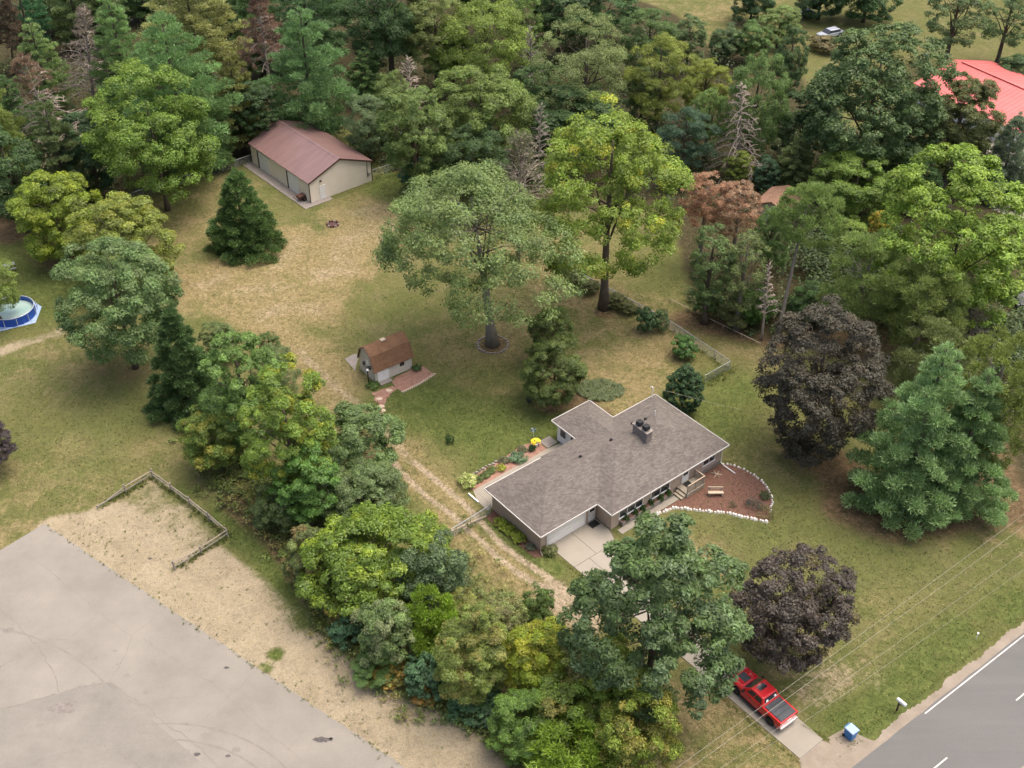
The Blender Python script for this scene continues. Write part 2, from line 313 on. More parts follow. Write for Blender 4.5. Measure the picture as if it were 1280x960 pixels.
def ground_mat():
    m, n, l, b = mat_new('ground_cover'); b.inputs['Roughness'].default_value = .95; b.inputs['Specular IOR Level'].default_value = .08
    tc = nd(n, 'ShaderNodeTexCoord')
    def noise(s, d=5, r=.6, off=0, dist=0):
        x = nd(n, 'ShaderNodeTexNoise'); x.inputs['Scale'].default_value = s; x.inputs['Detail'].default_value = d; x.inputs['Roughness'].default_value = r; x.inputs['Distortion'].default_value = dist
        mp = nd(n, 'ShaderNodeMapping'); mp.inputs['Location'].default_value = (off, off*.7, off*.3); l.new(tc.outputs['Object'], mp.inputs[0]); l.new(mp.outputs[0], x.inputs['Vector']); return x.outputs['Fac']
    def rng(v, a, b2, c=0, d=1):
        x = nd(n, 'ShaderNodeMapRange'); x.interpolation_type = 'SMOOTHSTEP'
        for i, q2 in enumerate((a, b2, c, d)): x.inputs[i+1].default_value = q2
        l.new(v, x.inputs[0]); return x.outputs[0]
    def math_(op, a, b2):
        x = nd(n, 'ShaderNodeMath', operation=op)
        for i, q2 in enumerate((a, b2)):
            if isinstance(q2, (int, float)): x.inputs[i].default_value = q2
            else: l.new(q2, x.inputs[i])
        return x.outputs[0]
    def mix(f, a, b2):
        x = nd(n, 'ShaderNodeMix', data_type='RGBA')
        if isinstance(f, float): x.inputs[0].default_value = f
        else: l.new(f, x.inputs[0])
        for i, q2 in ((6, a), (7, b2)):
            if isinstance(q2, tuple): x.inputs[i].default_value = rgba(q2)
            else: l.new(q2, x.inputs[i])
        return x.outputs[2]
    A = nd(n, 'ShaderNodeAttribute'); A.attribute_name = 'cover_a'; B = nd(n, 'ShaderNodeAttribute'); B.attribute_name = 'cover_b'
    sa = nd(n, 'ShaderNodeSeparateColor'); l.new(A.outputs['Color'], sa.inputs[0]); sb = nd(n, 'ShaderNodeSeparateColor'); l.new(B.outputs['Color'], sb.inputs[0])
    big = noise(.06, 4, .6); mid = noise(.35, 6, .7, 13, .6); fine = noise(3.2, 6, .75, 40); grain = noise(14, 3, .7, 70); tuft = noise(1.1, 6, .8, 90, 1.0)
    lawn = mix(rng(big, .35, .65), (.132,.13,.046), (.106,.119,.038))
    lawn = mix(rng(mid, .42, .68), lawn, (.165,.148,.066))
    lawn = mix(math_('MULTIPLY', rng(tuft, .5, .68), .55), lawn, (.095,.102,.028))
    def cover(chan, lo, hi, a=.55, b2=.45):      # break the soft edge of a mask with noise
        s = math_('ADD', chan, math_('MULTIPLY', math_('SUBTRACT', mid, .5), a)); s = math_('ADD', s, math_('MULTIPLY', math_('SUBTRACT', fine, .5), b2)); return rng(s, lo, hi)
    dryc = mix(rng(fine, .35, .65), (.215,.168,.08), (.295,.222,.115))
    c = mix(math_('MULTIPLY', cover(sa.outputs[1], .34, 1.0, 1.6, .8), .76), lawn, dryc)
    lushc = mix(rng(tuft, .35, .7), (.062,.092,.02), (.115,.136,.038))
    c = mix(math_('MULTIPLY', cover(sa.outputs[2], .25, .9, 1.7, .8), .85), c, lushc)
    litc = mix(rng(fine, .35, .65), (.095,.066,.036), (.17,.112,.065))
    c = mix(math_('MULTIPLY', cover(sb.outputs[0], .3, .8, .6, .6), .9), c, litc)
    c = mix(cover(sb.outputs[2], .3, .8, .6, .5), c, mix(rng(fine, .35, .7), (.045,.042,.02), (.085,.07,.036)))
    dirtc = mix(rng(fine, .3, .7), (.25,.2,.132), (.36,.29,.195))
    c = mix(cover(sa.outputs[0], .3, .8, .7, .7), c, dirtc)
    sandc = mix(rng(mid, .35, .65), (.295,.244,.16), (.35,.292,.194)); sandc = mix(rng(fine, .52, .72), sandc, (.2,.16,.09))
    sandc = mix(math_('MULTIPLY', rng(tuft, .55, .68), .6), sandc, (.19,.155,.07))
    c = mix(cover(sb.outputs[1], .35, .75, .7, .5), c, sandc)
    v = rng(grain, .3, .7, .72, 1.28); v2 = math_('MULTIPLY', rng(fine, .3, .7, .8, 1.2), rng(tuft, .3, .7, .84, 1.16))
    vm = nd(n, 'ShaderNodeVectorMath', operation='SCALE'); l.new(c, vm.inputs[0]); l.new(math_('MULTIPLY', math_('MULTIPLY', v, v2), .86), vm.inputs['Scale'])
    l.new(vm.outputs[0], b.inputs['Base Color'])
    h = math_('ADD', math_('MULTIPLY', grain, .05), math_('MULTIPLY', fine, .12)); h = math_('ADD', h, math_('MULTIPLY', tuft, .12))
    bp = nd(n, 'ShaderNodeBump'); bp.inputs['Strength'].default_value = .9; bp.inputs['Distance'].default_value = .6; l.new(h, bp.inputs['Height']); l.new(bp.outputs[0], b.inputs['Normal'])
    return m
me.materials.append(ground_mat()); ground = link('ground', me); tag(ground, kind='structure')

# ------------------------------------------------------------------ road, drive, car park
def sheet(name, poly, z, mat, kind='structure', parent=None):
    m = MB(); k = len(poly)
    a = sum(poly[i][0]*poly[(i+1)%k][1]-poly[(i+1)%k][0]*poly[i][1] for i in range(k))
    if a < 0: poly = poly[::-1]
    m.face([(p[0], p[1], z) for p in poly]); o = m.build(name, mat, parent)
    if kind and not parent: tag(o, kind=kind)
    return o
def asphalt_mat(name, c1, c2, streak_dir, k=.35, cs=.05):
    m, n, l, b = mat_new(name); b.inputs['Roughness'].default_value = .9; b.inputs['Specular IOR Level'].default_value = .2
    tc = nd(n, 'ShaderNodeTexCoord'); mp = nd(n, 'ShaderNodeMapping'); mp.inputs['Rotation'].default_value = (0, 0, -streak_dir); mp.inputs['Scale'].default_value = (.06, .9, 1)
    l.new(tc.outputs['Object'], mp.inputs[0])
    z1 = nd(n, 'ShaderNodeTexNoise'); z1.inputs['Scale'].default_value = 1; z1.inputs['Detail'].default_value = 5; l.new(mp.outputs[0], z1.inputs['Vector'])
    z2 = nd(n, 'ShaderNodeTexNoise'); z2.inputs['Scale'].default_value = cs; z2.inputs['Detail'].default_value = 7; z2.inputs['Roughness'].default_value = .7; l.new(tc.outputs['Object'], z2.inputs['Vector'])
    z3 = nd(n, 'ShaderNodeTexNoise'); z3.inputs['Scale'].default_value = 9; z3.inputs['Detail'].default_value = 4; z3.inputs['Roughness'].default_value = .8; l.new(tc.outputs['Object'], z3.inputs['Vector'])
    mx = nd(n, 'ShaderNodeMix', data_type='FLOAT'); mx.inputs[0].default_value = k; l.new(z2.outputs['Fac'], mx.inputs[2]); l.new(z1.outputs['Fac'], mx.inputs[3])
    r = nd(n, 'ShaderNodeValToRGB'); r.color_ramp.elements[0].position = .35; r.color_ramp.elements[1].position = .65
    r.color_ramp.elements[0].color = rgba(c1); r.color_ramp.elements[1].color = rgba(c2); l.new(mx.outputs[0], r.inputs[0])
    mr = nd(n, 'ShaderNodeMapRange'); mr.inputs[1].default_value = .3; mr.inputs[2].default_value = .7; mr.inputs[3].default_value = .9; mr.inputs[4].default_value = 1.1; l.new(z3.outputs['Fac'], mr.inputs[0])
    vm = nd(n, 'ShaderNodeVectorMath', operation='SCALE'); l.new(r.outputs[0], vm.inputs[0]); l.new(mr.outputs[0], vm.inputs['Scale']); l.new(vm.outputs[0], b.inputs['Base Color'])
    bp = nd(n, 'ShaderNodeBump'); bp.inputs['Distance'].default_value = .008; l.new(z3.outputs['Fac'], bp.inputs['Height']); l.new(bp.outputs[0], b.inputs['Normal']); return m
RA = math.radians(36.6); rd = np.array([math.cos(RA), math.sin(RA)]); rn = np.array([math.sin(RA), -math.cos(RA)])   # along the road / away from the house
R0 = np.array(G(1156, 892)[:2])
def rp(s, t): return tuple(R0+rd*s+rn*t)
M['asphalt'] = asphalt_mat('asphalt', (0.111,0.109,0.102), (0.141,0.138,0.129), RA, .4)
M['gravel'] = asphalt_mat('gravel', (0.192,0.160,0.120), (0.272,0.228,0.176), RA, .2, .6)
rs = random.Random(5)
edge = [(s, -.95+.1*math.sin(s*.9)+.06*math.sin(s*2.3+1)+rs.uniform(-.09, .09)) for s in np.arange(-5.4, 60, .22)]
edge = [(-400, -1)]+[(s, -1.1) for s in (-60, -20)]+[(-9.5, -1.3), (-7.4, -1.9), (-6.2, -2.3)]+edge+[(400, -1.2)]
shoulder = sheet('gravel_shoulder', [rp(*e) for e in edge]+[rp(400, 9), rp(-400, 9)], .004, M['gravel'])
road = sheet('road', [rp(-400, -.25)]+[rp(s, -.22+rs.uniform(-.05, .05)) for s in np.arange(-30, 60, 1.5)]+[rp(400, -.25), rp(400, 7.6), rp(-400, 7.6)], .008, M['asphalt'])
for i in range(12): sheet('edge_line', [rp(i*3.2+.0, -.05), rp(i*3.2+3.15, -.05), rp(i*3.2+3.15, .06), rp(i*3.2, .06)], .012, M['marking'], parent=road)
c0 = np.array(G(1184, 947)[:2])-R0; cs0, ct0 = c0@rd, c0@rn
for i in range(-2, 4): sheet('lane_dash', [rp(cs0-3+i*12, ct0-.06), rp(cs0+i*12, ct0-.06), rp(cs0+i*12, ct0+.06), rp(cs0-3+i*12, ct0+.06)], .012, M['marking'], parent=road)
# car park
LT = asphalt_mat('lot_surface', (0.188,0.173,0.144), (0.240,0.220,0.184), math.radians(-36), .08, .16)
LC, LB = np.array(G(55, 655)[:2]), np.array(G(500, 955)[:2])
ld = (LB-LC)/np.linalg.norm(LB-LC); lw = np.array(G(0, 688)[:2])-LC; lw = lw/np.linalg.norm(lw)
pe = [tuple(LC+ld*s+np.array([ld[1], -ld[0]])*rs.uniform(-.07, .07)) for s in np.arange(0.0, 62, .8)]
lot = sheet('parking_lot', pe+[tuple(LC+ld*140), tuple(LC+ld*140+lw*160), tuple(LC+lw*160)], .006, LT)
def Z0(x, y): return G(x/2.6667, 600+y/2.6667)
patch = sheet('asphalt_patch', [Z0(*p)[:2] for p in ((-400,800),(0,760),(65,750),(130,728),(200,710),(265,690),(320,680),(372,675),(410,700),(450,750),(520,810),(600,880),(690,960),(760,1100),(-400,1400))], .010,
              asphalt_mat('patch_surface', (.168,.155,.132), (.222,.205,.172), math.radians(20), .2, .35), parent=lot)
def crack(pts, wd=.05, mat='crack', par=None, z=.014, jit=.12):
    P = [np.array(Z0(*p)[:2]) for p in pts]; line = []
    for a, b in zip(P[:-1], P[1:]):
        k = max(2, int(np.linalg.norm(b-a)/.5))
        line += [a+(b-a)*i/k+np.array([rs.uniform(-jit, jit), rs.uniform(-jit, jit)]) for i in range(k)]
    line.append(P[-1]); m = MB(); L, Rr = [], []
    for i, p in enumerate(line):
        d = line[min(i+1, len(line)-1)]-line[max(i-1, 0)]; d = d/(np.linalg.norm(d)+1e-9); w_ = wd*rs.uniform(.3, 1)
        L.append((p[0]-d[1]*w_, p[1]+d[0]*w_, z)); Rr.append((p[0]+d[1]*w_, p[1]-d[0]*w_, z))
    for i in range(len(line)-1): m.face([Rr[i], Rr[i+1], L[i+1], L[i]])
    return m.build('crack', M[mat], par or lot)
for c, w_ in (([(100,325),(70,365),(30,405)],.035), ([(80,240),(200,330),(330,440),(440,520),(500,475),(552,428)],.03), ([(440,520),(420,572),(390,630),(368,672)],.045), ([(330,440),(230,530),(160,530)],.025),
              ([(0,430),(60,480),(110,540),(150,590),(172,630),(200,712)],.05), ([(0,625),(60,590),(120,560)],.03), ([(420,715),(480,750),(560,820),(620,855),(680,910),(730,960)],.04), ([(625,835),(690,790),(760,725),(840,650)],.03),
              ([(470,525),(600,610),(740,700),(860,820),(960,900),(1010,940)],.025), ([(960,900),(1020,820)],.022), ([(100,955),(220,905),(340,885),(400,915),(470,960)],.035), ([(480,750),(560,725),(650,720)],.02), ([(0,560),(0,640)],.02)):
    crack(c, w_, par=lot)
crack([(0,762),(65,750),(130,728),(200,711),(265,691),(320,681),(372,676)], .09, 'crack', z=.016, jit=.08)
def blob(x, y, r, name='oil_stain', mat='stain', z=.015, n=18, par=None, sq=.6):
    c = Z0(x, y); pts = [(c[0]+math.cos(a)*r*(1+rs.uniform(-.35, .35)), c[1]+math.sin(a)*r*(1+rs.uniform(-.35, .35))*sq) for a in np.arange(0, 6.28, 6.28/n)]
    return sheet(name, pts, z, M[mat], parent=par or lot)
for _a, _r in ((0, 9.5), (0, 11.3), (1, 14)):
    _c = (560, 1150) if _a == 0 else (-150, 900); crack([(_c[0]+math.cos(t)*_r*42, _c[1]-math.sin(t)*_r*30) for t in np.arange(.5, 2.3, .12)], .13, 'tyre', z=.0125, jit=.01)
blob(1075, 866, .75, sq=.35); blob(1104, 862, .16); blob(755, 626, .22); blob(213, 760, 1.1, z=.017, mat='crack'); blob(30, 500, .5, mat='crack', z=.0145); blob(655, 915, .3); blob(760, 920, .2); blob(500, 262, .2)
for _k in range(26):
    _x = rs.uniform(10, 900); _y = rs.uniform(230+.72*_x, 960+.2*_x); blob(_x, _y, rs.uniform(.08, .4), 'faint_stain', 'tyre', z=.0118+.00005*_k)
# concrete drive: slabs as pieces
HT = .680; HO = (2.615, 74.577)
hb = np.array([math.cos(HT), math.sin(HT)]); ha = np.array([-math.sin(HT), math.cos(HT)])
def H2(b, a): return tuple(np.array(HO)+hb*b+ha*a)
drive = sheet('driveway', [H2(*p) for p in ((1.45,.6),(7.4,.55),(7.4,-1.4),(6.9,-2.6),(5.9,-3.2),(4.9,-5.5),(4.67,-9),(4.67,-29.3),(1.85,-29.3),(1.85,-8),(1.6,-3))], .005, M['old_concrete'])
def slab(pts):
    c = np.mean(pts, 0); q = [c+(np.array(p)-c)*(1-.03/np.linalg.norm(np.array(p)-c)) for p in pts]
    return MB().prism([H2(*p) for p in q], .0, .05+rs.uniform(0, .008)).build('slab', M['concrete'], drive)
slab([(1.47,.6),(4.3,.6),(4.3,-3),(1.55,-3)]); slab([(4.3,.6),(7.38,.55),(7.38,-1.35),(6.85,-2.55),(6.2,-3),(4.3,-3)])
slab([(1.55,-3),(3.4,-3),(3.4,-7),(1.72,-7)]); slab([(3.4,-3),(6.2,-3),(5.85,-3.3),(4.9,-5.5),(4.75,-7),(3.4,-7)])
for i in range(6): slab([(1.8,-7-i*3.7),(4.7,-7-i*3.7),(4.68,-10.7-i*3.7),(1.85,-10.7-i*3.7)])
apron = sheet('drive_apron', [H2(1.7,-29.25), H2(4.75,-29.25), rp(-6.2,-2.9), rp(-5.6,-1.2), rp(-5,-.2), rp(-13,-.2), rp(-12.4,-1.6), ], .012, M['gravel'])

# ------------------------------------------------------------------ ranch house
house = empty('ranch_house', (HO[0], HO[1], 0), HT, 'long grey-roofed brick ranch house with attached garage', 'house')
EZ, SL = 2.55, .42
def hip(x0, x1, y0, y1, h0=True, h1=True, axis='x', z=EZ):
    if axis == 'y':
        m = hip(y0, y1, x0, x1, h0, h1); m.v = [(b, a, c) for a, b, c in m.v]; m.f = [f[::-1] for f in m.f]; return m
    m = MB(); r = (y1-y0)/2; rz = z+r*SL; ym = (y0+y1)/2; A_ = (x0+(r if h0 else 0), ym, rz); B_ = (x1-(r if h1 else 0), ym, rz)
    a, b, c, d = (x0,y0,z),(x1,y0,z),(x1,y1,z),(x0,y1,z)
    m.face([a, b, B_, A_]); m.face([c, d, A_, B_]); m.face([d, a, A_]); m.face([b, c, B_]); m.face([d, c, b, a]); return m
roof = hip(7, 23, -2, 8.5).build('roof', M['shingle'], house)
hip(0, 12.2, 0, 8.35, True, False).build('garage_roof', M['shingle'], house)
hip(11.66, 16.9, 3.0, 12.1, False, True, 'y').build('sunroom_roof', M['shingle'], house)
def walls(name, x0, x1, y0, y1, mat): return MB().box(x0, x1, y0, y1, 0, EZ-.03).build(name, mat, house)
walls('garage_wall', .5, 7.45, .6, 7.8, M['brick']); walls('main_wall', 7.5, 22.5, -1.5, 8.0, M['brick']); walls('sunroom_wall', 12.1, 16.45, 8.0, 11.65, M['white_paint'])
def fascia(pts):
    for (xa, ya), (xb, yb) in zip(pts[:-1], pts[1:]):
        m = MB(); dx, dy = xb-xa, yb-ya; L = math.hypot(dx, dy); nx, ny = dy/L*.06, -dx/L*.06
        m.prism([(xa, ya), (xb, yb), (xb+nx, yb+ny), (xa+nx, ya+ny)], EZ-.12, EZ+.035); m.build('gutter', M['gutter'], house)
fascia([(0,8.35),(0,0),(7,0)]); fascia([(7,0),(7,-2),(23,-2),(23,8.5),(16.9,8.5)]); fascia([(16.9,8.5),(16.9,12.1),(11.66,12.1),(11.66,8.42)]); fascia([(11.6,8.35),(0,8.35)])
gd = MB().box(1.35, 5.95, .545, .59, .06, 2.2).build('garage_door', M['white_paint'], house)
for i in range(4): MB().box(1.4, 5.9, .515, .542, .09+i*.53, .58+i*.53).build('door_panel', M['white_paint'], gd)
MB().box(1.22, 1.345, .53, .595, .05, 2.3).build('door_jamb', M['white_paint'], house); MB().box(5.955, 6.08, .53, .595, .05, 2.3).build('door_jamb', M['white_paint'], house)
ed = MB().box(6.42, 7.3, .52, .59, .1, 2.12).build('entry_door', M['white_paint'], house)
MB().box(6.56, 7.16, .5, .517, 1.3, 1.95).build('door_pane', M['glass_dark'], ed); MB().cyl((6.52, .49), .03, 1.0, 1.06, 8).build('door_handle', M['steel'], ed)
MB().box(6.2, 7.2, -.35, .4, .06, .085).build('doormat', M['black'], house)
def window(x0, x1, z0, z1, y, sash=2):
    f = MB().box(x0, x1, y-.06, y-.005, z0, z1).build('window', M['white_paint'], house); n = sash; wd = (x1-x0-.1)/n
    for i in range(n): MB().box(x0+.05+i*wd+.04, x0+.05+(i+1)*wd-.04, y-.075, y-.063, z0+.09, z1-.09).build('pane', M['glass_dark'], f)
    MB().box(x0-.06, x1+.06, y-.12, y-.064, z0-.07, z0-.003).build('sill', M['white_paint'], f)
window(8.4, 11.6, .9, 2.1, -1.5, 3); window(12.6, 15.2, .9, 2.1, -1.5, 2); window(19.8, 21.6, 1.1, 2.0, -1.5, 2)
fd = MB().box(16.9, 17.85, -1.57, -1.505, .5, 2.45).build('front_door', M['white_paint'], house); MB().box(17.05, 17.7, -1.59, -1.573, 1.4, 2.2).build('door_pane', M['glass_dark'], fd)
for y0, y1 in ((8.75, 9.6), (10.2, 11.2)):       # sunroom side windows
    f = MB().box(12.03, 12.095, y0, y1, .9, 2.2).build('window', M['white_paint'], house); MB().box(12.01, 12.027, y0+.1, y1-.1, 1.0, 2.1).build('pane', M['glass_dark'], f)
ch = MB().box(15.15, 15.85, 2.0, 3.95, 3.6, 5.45).build('chimney', M['brick_grey'], house); MB().box(15.05, 15.95, 1.9, 4.05, 5.45, 5.6).build('chimney_cap', M['old_concrete'], ch)
for y in (2.5, 3.4): MB().cyl((15.5, y), .22, 5.6, 5.85, 14).cyl((15.5, y), .42, 5.86, 6.1, 14, .3).build('flue_cap', M['black'], ch)
def roofz(x, y): return EZ+SL*min(y+2, 8.5-y, x-7, 23-x) if x > 9.5 else EZ+SL*min(y, 8.35-y, x)
for x, y in ((9.0, 4.75), (12.9, 4.6), (17.9, 4.9), (16.6, 5.4)):
    z = roofz(x, y); MB().box(x-.14, x+.14, y-.14, y+.14, z-.1, z+.2, (.04,.04,.04,.04)).build('roof_vent', M['black'], house)
MB().cyl((18.9, 4.6), .05, 3.6, 4.9, 8).build('vent_pipe', M['white_paint'], house)
mast = MB().tube([(22.2, 8.2, 2.3), (22.2, 8.2, 4.0)], .05, 8).tube([(22.2, 8.2, 4.0), (22.2, 8.35, 4.1), (22.2, 8.5, 3.95)], .06, 8).build('service_mast', M['white_paint'], house)
MB().tube([(22.53, -1.62, 2.4), (22.53, -1.62, .25), (22.5, -2.2, .15), (22.54, -3.6, .1)], .06, 6).build('downspout', M['white_paint'], house)
MB().tube([(.4, .45, 2.4), (.4, .45, .15), (.2, -.1, .1)], .05, 6).build('downspout', M['brick'], house)
# front porch, planter, walks
porch = MB().box(16.2, 18.7, -3.0, -1.55, .05, .5).build('porch', M['deck_wood'], house)
for i in range(12): MB().box(16.22+i*.206, 16.22+i*.206+.19, -3.04, -1.57, .505, .535).build('deck_board', M['deck_wood'], porch)
for x, y in ((18.6,-2.95),(18.6,-1.7),(17.4,-2.95),(16.3,-2.95)): MB().box(x-.05, x+.05, y-.05, y+.05, .536, 1.5).build('railing_post', M['deck_wood'], porch)
MB().box(16.25, 18.65, -2.99, -2.91, 1.502, 1.56).build('handrail', M['wood_pale'], porch); MB().box(18.56, 18.64, -2.9, -1.65, 1.502, 1.56).build('handrail', M['wood_pale'], porch)
for i in range(18): MB().box(16.42+i*.122, 16.46+i*.122, -2.97, -2.93, .54, 1.5).build('baluster', M['deck_wood'], porch)
for i in range(9): MB().box(18.58, 18.62, -2.8+i*.125, -2.76+i*.125, .54, 1.5).build('baluster', M['deck_wood'], porch)
for i in range(2): MB().box(15.55+i*.32, 15.86+i*.32, -2.9, -1.8, .05, .2+i*.16).build('porch_step', M['deck_wood'], porch)
MB().box(16.9, 17.7, -2.3, -1.7, .54, .57).build('doormat', M['black'], porch)
pl = MB().box(8.6, 15.4, -1.95, -1.56, .0, .55).build('planter', M['old_concrete'], house); MB().box(8.7, 15.3, -1.9, -1.6, .552, .57).build('planter_soil', M['mulch'], pl)
MB().box(19.0, 22.4, -1.56, -1.505, .02, .5).build('foundation', M['old_concrete'], house)
frontwalk = MB().box(7.9, 15.5, -2.66, -1.98, .0, .06).build('front_walk', M['concrete'], house)
for i in range(5): MB().box(7.92+i*1.52, 9.4+i*1.52, -2.64, -2.0, .061, .07).build('walk_slab', M['concrete'], frontwalk)
sidewalk = MB().prism([(-.05,7.9),(.4,7.9),(.45,8.0),(12,8.05),(12,11.0),(10.4,11.2),(.6,11.0),(.0,9.5)], .0, .04).build('back_walk', M['concrete'], house)
for i in range(8): MB().box(.75+i*1.4, 2.1+i*1.4, 8.1, 10.9, .041, .055).build('walk_slab', M['concrete'], sidewalk)
MB().box(10.45, 11.85, 11.25, 12.6, .0, .06).build('stepping_pad', M['old_concrete'], house)
MB().prism([(-.12,9.3),(.02,9.3),(.02,10.9),(-.12,10.9)], 0, .16).build('edging_timber', M['white_paint'], house)
# ------------------------------------------------------------------ pole barn
bx0, by0 = -27.87, 141.66; BA = math.radians(40.2); BW, BL, BE, BR = 10.3, 15.9, 3.15, 5.15
barn = empty('pole_barn', (bx0, by0, 0), BA, 'cream metal barn with brown-red metal roof and white roll doors', 'barn')
m = MB().extr([(0,0),(BW,0),(BW,BE),(BW/2,BR-.06),(0,BE)], 0, BL); m.build('wall', M['cream_siding'], barn)
OH = .2; sl = (BR-BE)/(BW/2)
def roof_slab(x0, x1, zs, ze, nm):
    m = MB(); y0, y1 = -OH, BL+OH; t = .08
    m.extr([(x0, zs), (x1, ze), (x1, ze+t), (x0, zs+t)], y0, y1)
    for i in range(int((y1-y0)/.45)+1):                     # standing ribs pressed into the sheet
        y = min(y0+.02+i*.45, y1-.08); m.extr([(x0, zs+t-.01), (x1, ze+t-.01), (x1, ze+t+.035), (x0, zs+t+.035)], y, y+.05)
    return m.build(nm, M['roof_red_metal'], barn)
roof_slab(-OH, BW/2, BE-OH*sl, BR, 'roof_slope'); roof_slab(BW+OH, BW/2, BE-OH*sl, BR, 'roof_slope')
MB().extr([(BW/2-.25, BR+.04), (BW/2, BR+.16), (BW/2+.25, BR+.04), (BW/2, BR+.1)], -OH-.02, BL+OH+.02).build('ridge_cap', M['roof_red_metal'], barn)
for x in (0, BW): MB().box(x-.06, x+.06, -.03, .05, 0, BE-.05).build('corner_trim', M['dark_trim'], barn)
MB().box(-.04, .06, BL-.05, BL+.03, 0, BE-.05).build('corner_trim', M['dark_trim'], barn)
for x0, x1, z0, z1 in ((-OH, BW/2, BE-OH*sl, BR), (BW+OH, BW/2, BE-OH*sl, BR)): MB().extr([(x0, z0-.12), (x1, z1-.12), (x1, z1+.1), (x0, z0+.1)], -OH-.05, -OH-.003).build('rake_trim', M['dark_trim'], barn)
for y0 in (2.85, 10.9):
    d = MB().box(-.05, -.004, y0, y0+2.75, .02, 2.7).build('roll_door', M['white_paint'], barn)
    for k in range(5): MB().box(-.07, -.052, y0+.04, y0+2.71, .05+k*.53, .54+k*.53).build('door_panel', M['white_paint'], d)
    MB().box(-.09, -.004, y0+2.76, y0+3.05, .02, 2.75).build('door_side_strip', M['dark_trim'], barn)  # dark upright strip along the far edge of each roll door
wd_ = MB().box(1.55, 2.5, -.06, -.004, .03, 2.1).build('walk_door', M['white_paint'], barn); MB().cyl((2.4, -.09), .03, 1, 1.06, 8).build('door_handle', M['steel'], wd_)
MB().box(1.7, 1.95, -.2, -.004, 2.75, 2.95).build('wall_lamp', M['dark_trim'], barn)
MB().tube([(BW-.75, -.06, .9), (BW-.75, -.06, 3.3)], .04, 6).build('conduit', M['dark_trim'], barn); MB().box(BW-.65, BW-.4, -.12, -.004, 1.0, 1.5).build('meter_box', M['steel'], barn)
slabb = MB().prism([(-1.5,-1.0),(3.0,-1.0),(3.0,-.02),(-.02,-.02),(-.02,16.4),(-1.5,16.4)], 0, .07).build('apron', M['old_concrete'], barn)
# garden cart beside the barn corner
cart = empty('garden_cart', G(378, 250), BA, 'rusty two-wheeled garden cart by the barn corner', 'cart')
MB().box(-.6, .6, -.4, .4, .45, .85, (-.12,-.12,-.1,-.1)).build('tray', M['rust'], cart)
for s in (-1, 1):
    wv = MB().tube([(.1, s*.5, .35), (.1, s*.58, .35)], .35, 14).build('wheel', M['rubber'], cart); MB().tube([(.1, s*.585, .35), (.1, s*.6, .35)], .16, 10).build('hub', M['rust'], wv)
MB().tube([(-.5, -.3, .6), (-1.3, -.25, .8), (-1.3, .25, .8), (-.5, .3, .6)], .03, 6).build('handle', M['rust'], cart); MB().box(.45, .52, -.05, .05, .0, .5).build('leg', M['rust'], cart)
# fire pit
fp = empty('fire_pit', G(416, 281), 0, 'small round stone fire pit on the dry grass near barn', 'fire pit')
MB().cyl((0, 0), .62, .0, .05, 20).build('ash_bed', M['ember'], fp)
for i in range(14):
    a = i*6.283/14; MB().box(math.cos(a)*.75-.14, math.cos(a)*.75+.14, math.sin(a)*.75-.13, math.sin(a)*.75+.13, 0, .24+.05*(i % 3), (.04,.04,.04,.04)).build('stone', M['rust' if i % 3 else 'old_concrete'], fp)
# ------------------------------------------------------------------ gambrel shed
SA = math.radians(36.4); SLn, SWd = 4.75, 3.4
shed = empty('garden_shed', (-15.05, 100.83, 0), SA, 'small cream barn-shaped shed with brown shingled gambrel roof', 'shed')
prof = [(0,1.8),(.62,3.25),(1.7,3.95),(2.78,3.25),(3.4,1.8)]
m = MB(); k = len(prof); wl = [(.02,0)]+[(a if a not in (0, 3.4) else abs(a-.02), b-.05) for a, b in prof]+[(3.38,0)]
n0 = len(wl); m.v = [(0, a, b) for a, b in wl]+[(SLn, a, b) for a, b in wl]
m.f = [tuple(range(n0-1, -1, -1)), tuple(range(n0, 2*n0))]+[(i, (i+1) % n0, n0+(i+1) % n0, n0+i) for i in range(n0)]; m.build('wall', M['shed_siding'], shed)
P = [(-.14,1.5)]+prof[1:-1]+[(3.54,1.5)]; m = MB(); o2 = [(a+(-.06 if a < 1.6 else .06 if a > 1.8 else 0), b+.08) for a, b in P]
for i in range(len(P)-1):
    q = [P[i], P[i+1], o2[i+1], o2[i]]; n0 = len(m.v); m.v += [(-.2, a, b) for a, b in q]+[(SLn+.2, a, b) for a, b in q]
    m.f += [(n0, n0+1, n0+2, n0+3), (n0+7, n0+6, n0+5, n0+4)]+[(n0+(j+1) % 4, n0+j, n0+4+j, n0+4+(j+1) % 4) for j in range(4)]
m.build('roof', M['shingle_brown'], shed)
for i in range(len(P)-1):
    q = [(P[i][0], P[i][1]-.08), (P[i+1][0], P[i+1][1]-.08), P[i+1], P[i]]; m = MB(); m.v = [(-.24, a, b) for a, b in q]+[(-.203, a, b) for a, b in q]
    m.f = [(0,1,2,3),(7,6,5,4)]+[((j+1) % 4, j, 4+j, 4+(j+1) % 4) for j in range(4)]; m.build('rake_trim', M['brick_grey'], shed)
MB().box(1.9, 2.5, 1.45, 1.95, 3.98, 4.12).build('roof_vent', M['wood_pale'], shed)
dd = MB().box(.25, 1.7, -.05, .015, .05, 1.55).build('double_door', M['white_paint'], shed)
for x in (.29, .99): MB().box(x, x+.67, -.075, -.052, .09, 1.5).build('door_leaf', M['white_paint'], dd)
wv = MB().box(3.2, 3.75, -.04, .015, .95, 1.4).build('window', M['black'], shed); MB().box(3.25, 3.7, -.06, -.042, 1.0, 1.35).build('pane', M['glass_dark'], wv)
MB().box(-.03, .015, 1.35, 1.85, 1.6, 2.2).build('vent_shutter', M['white_paint'], shed)
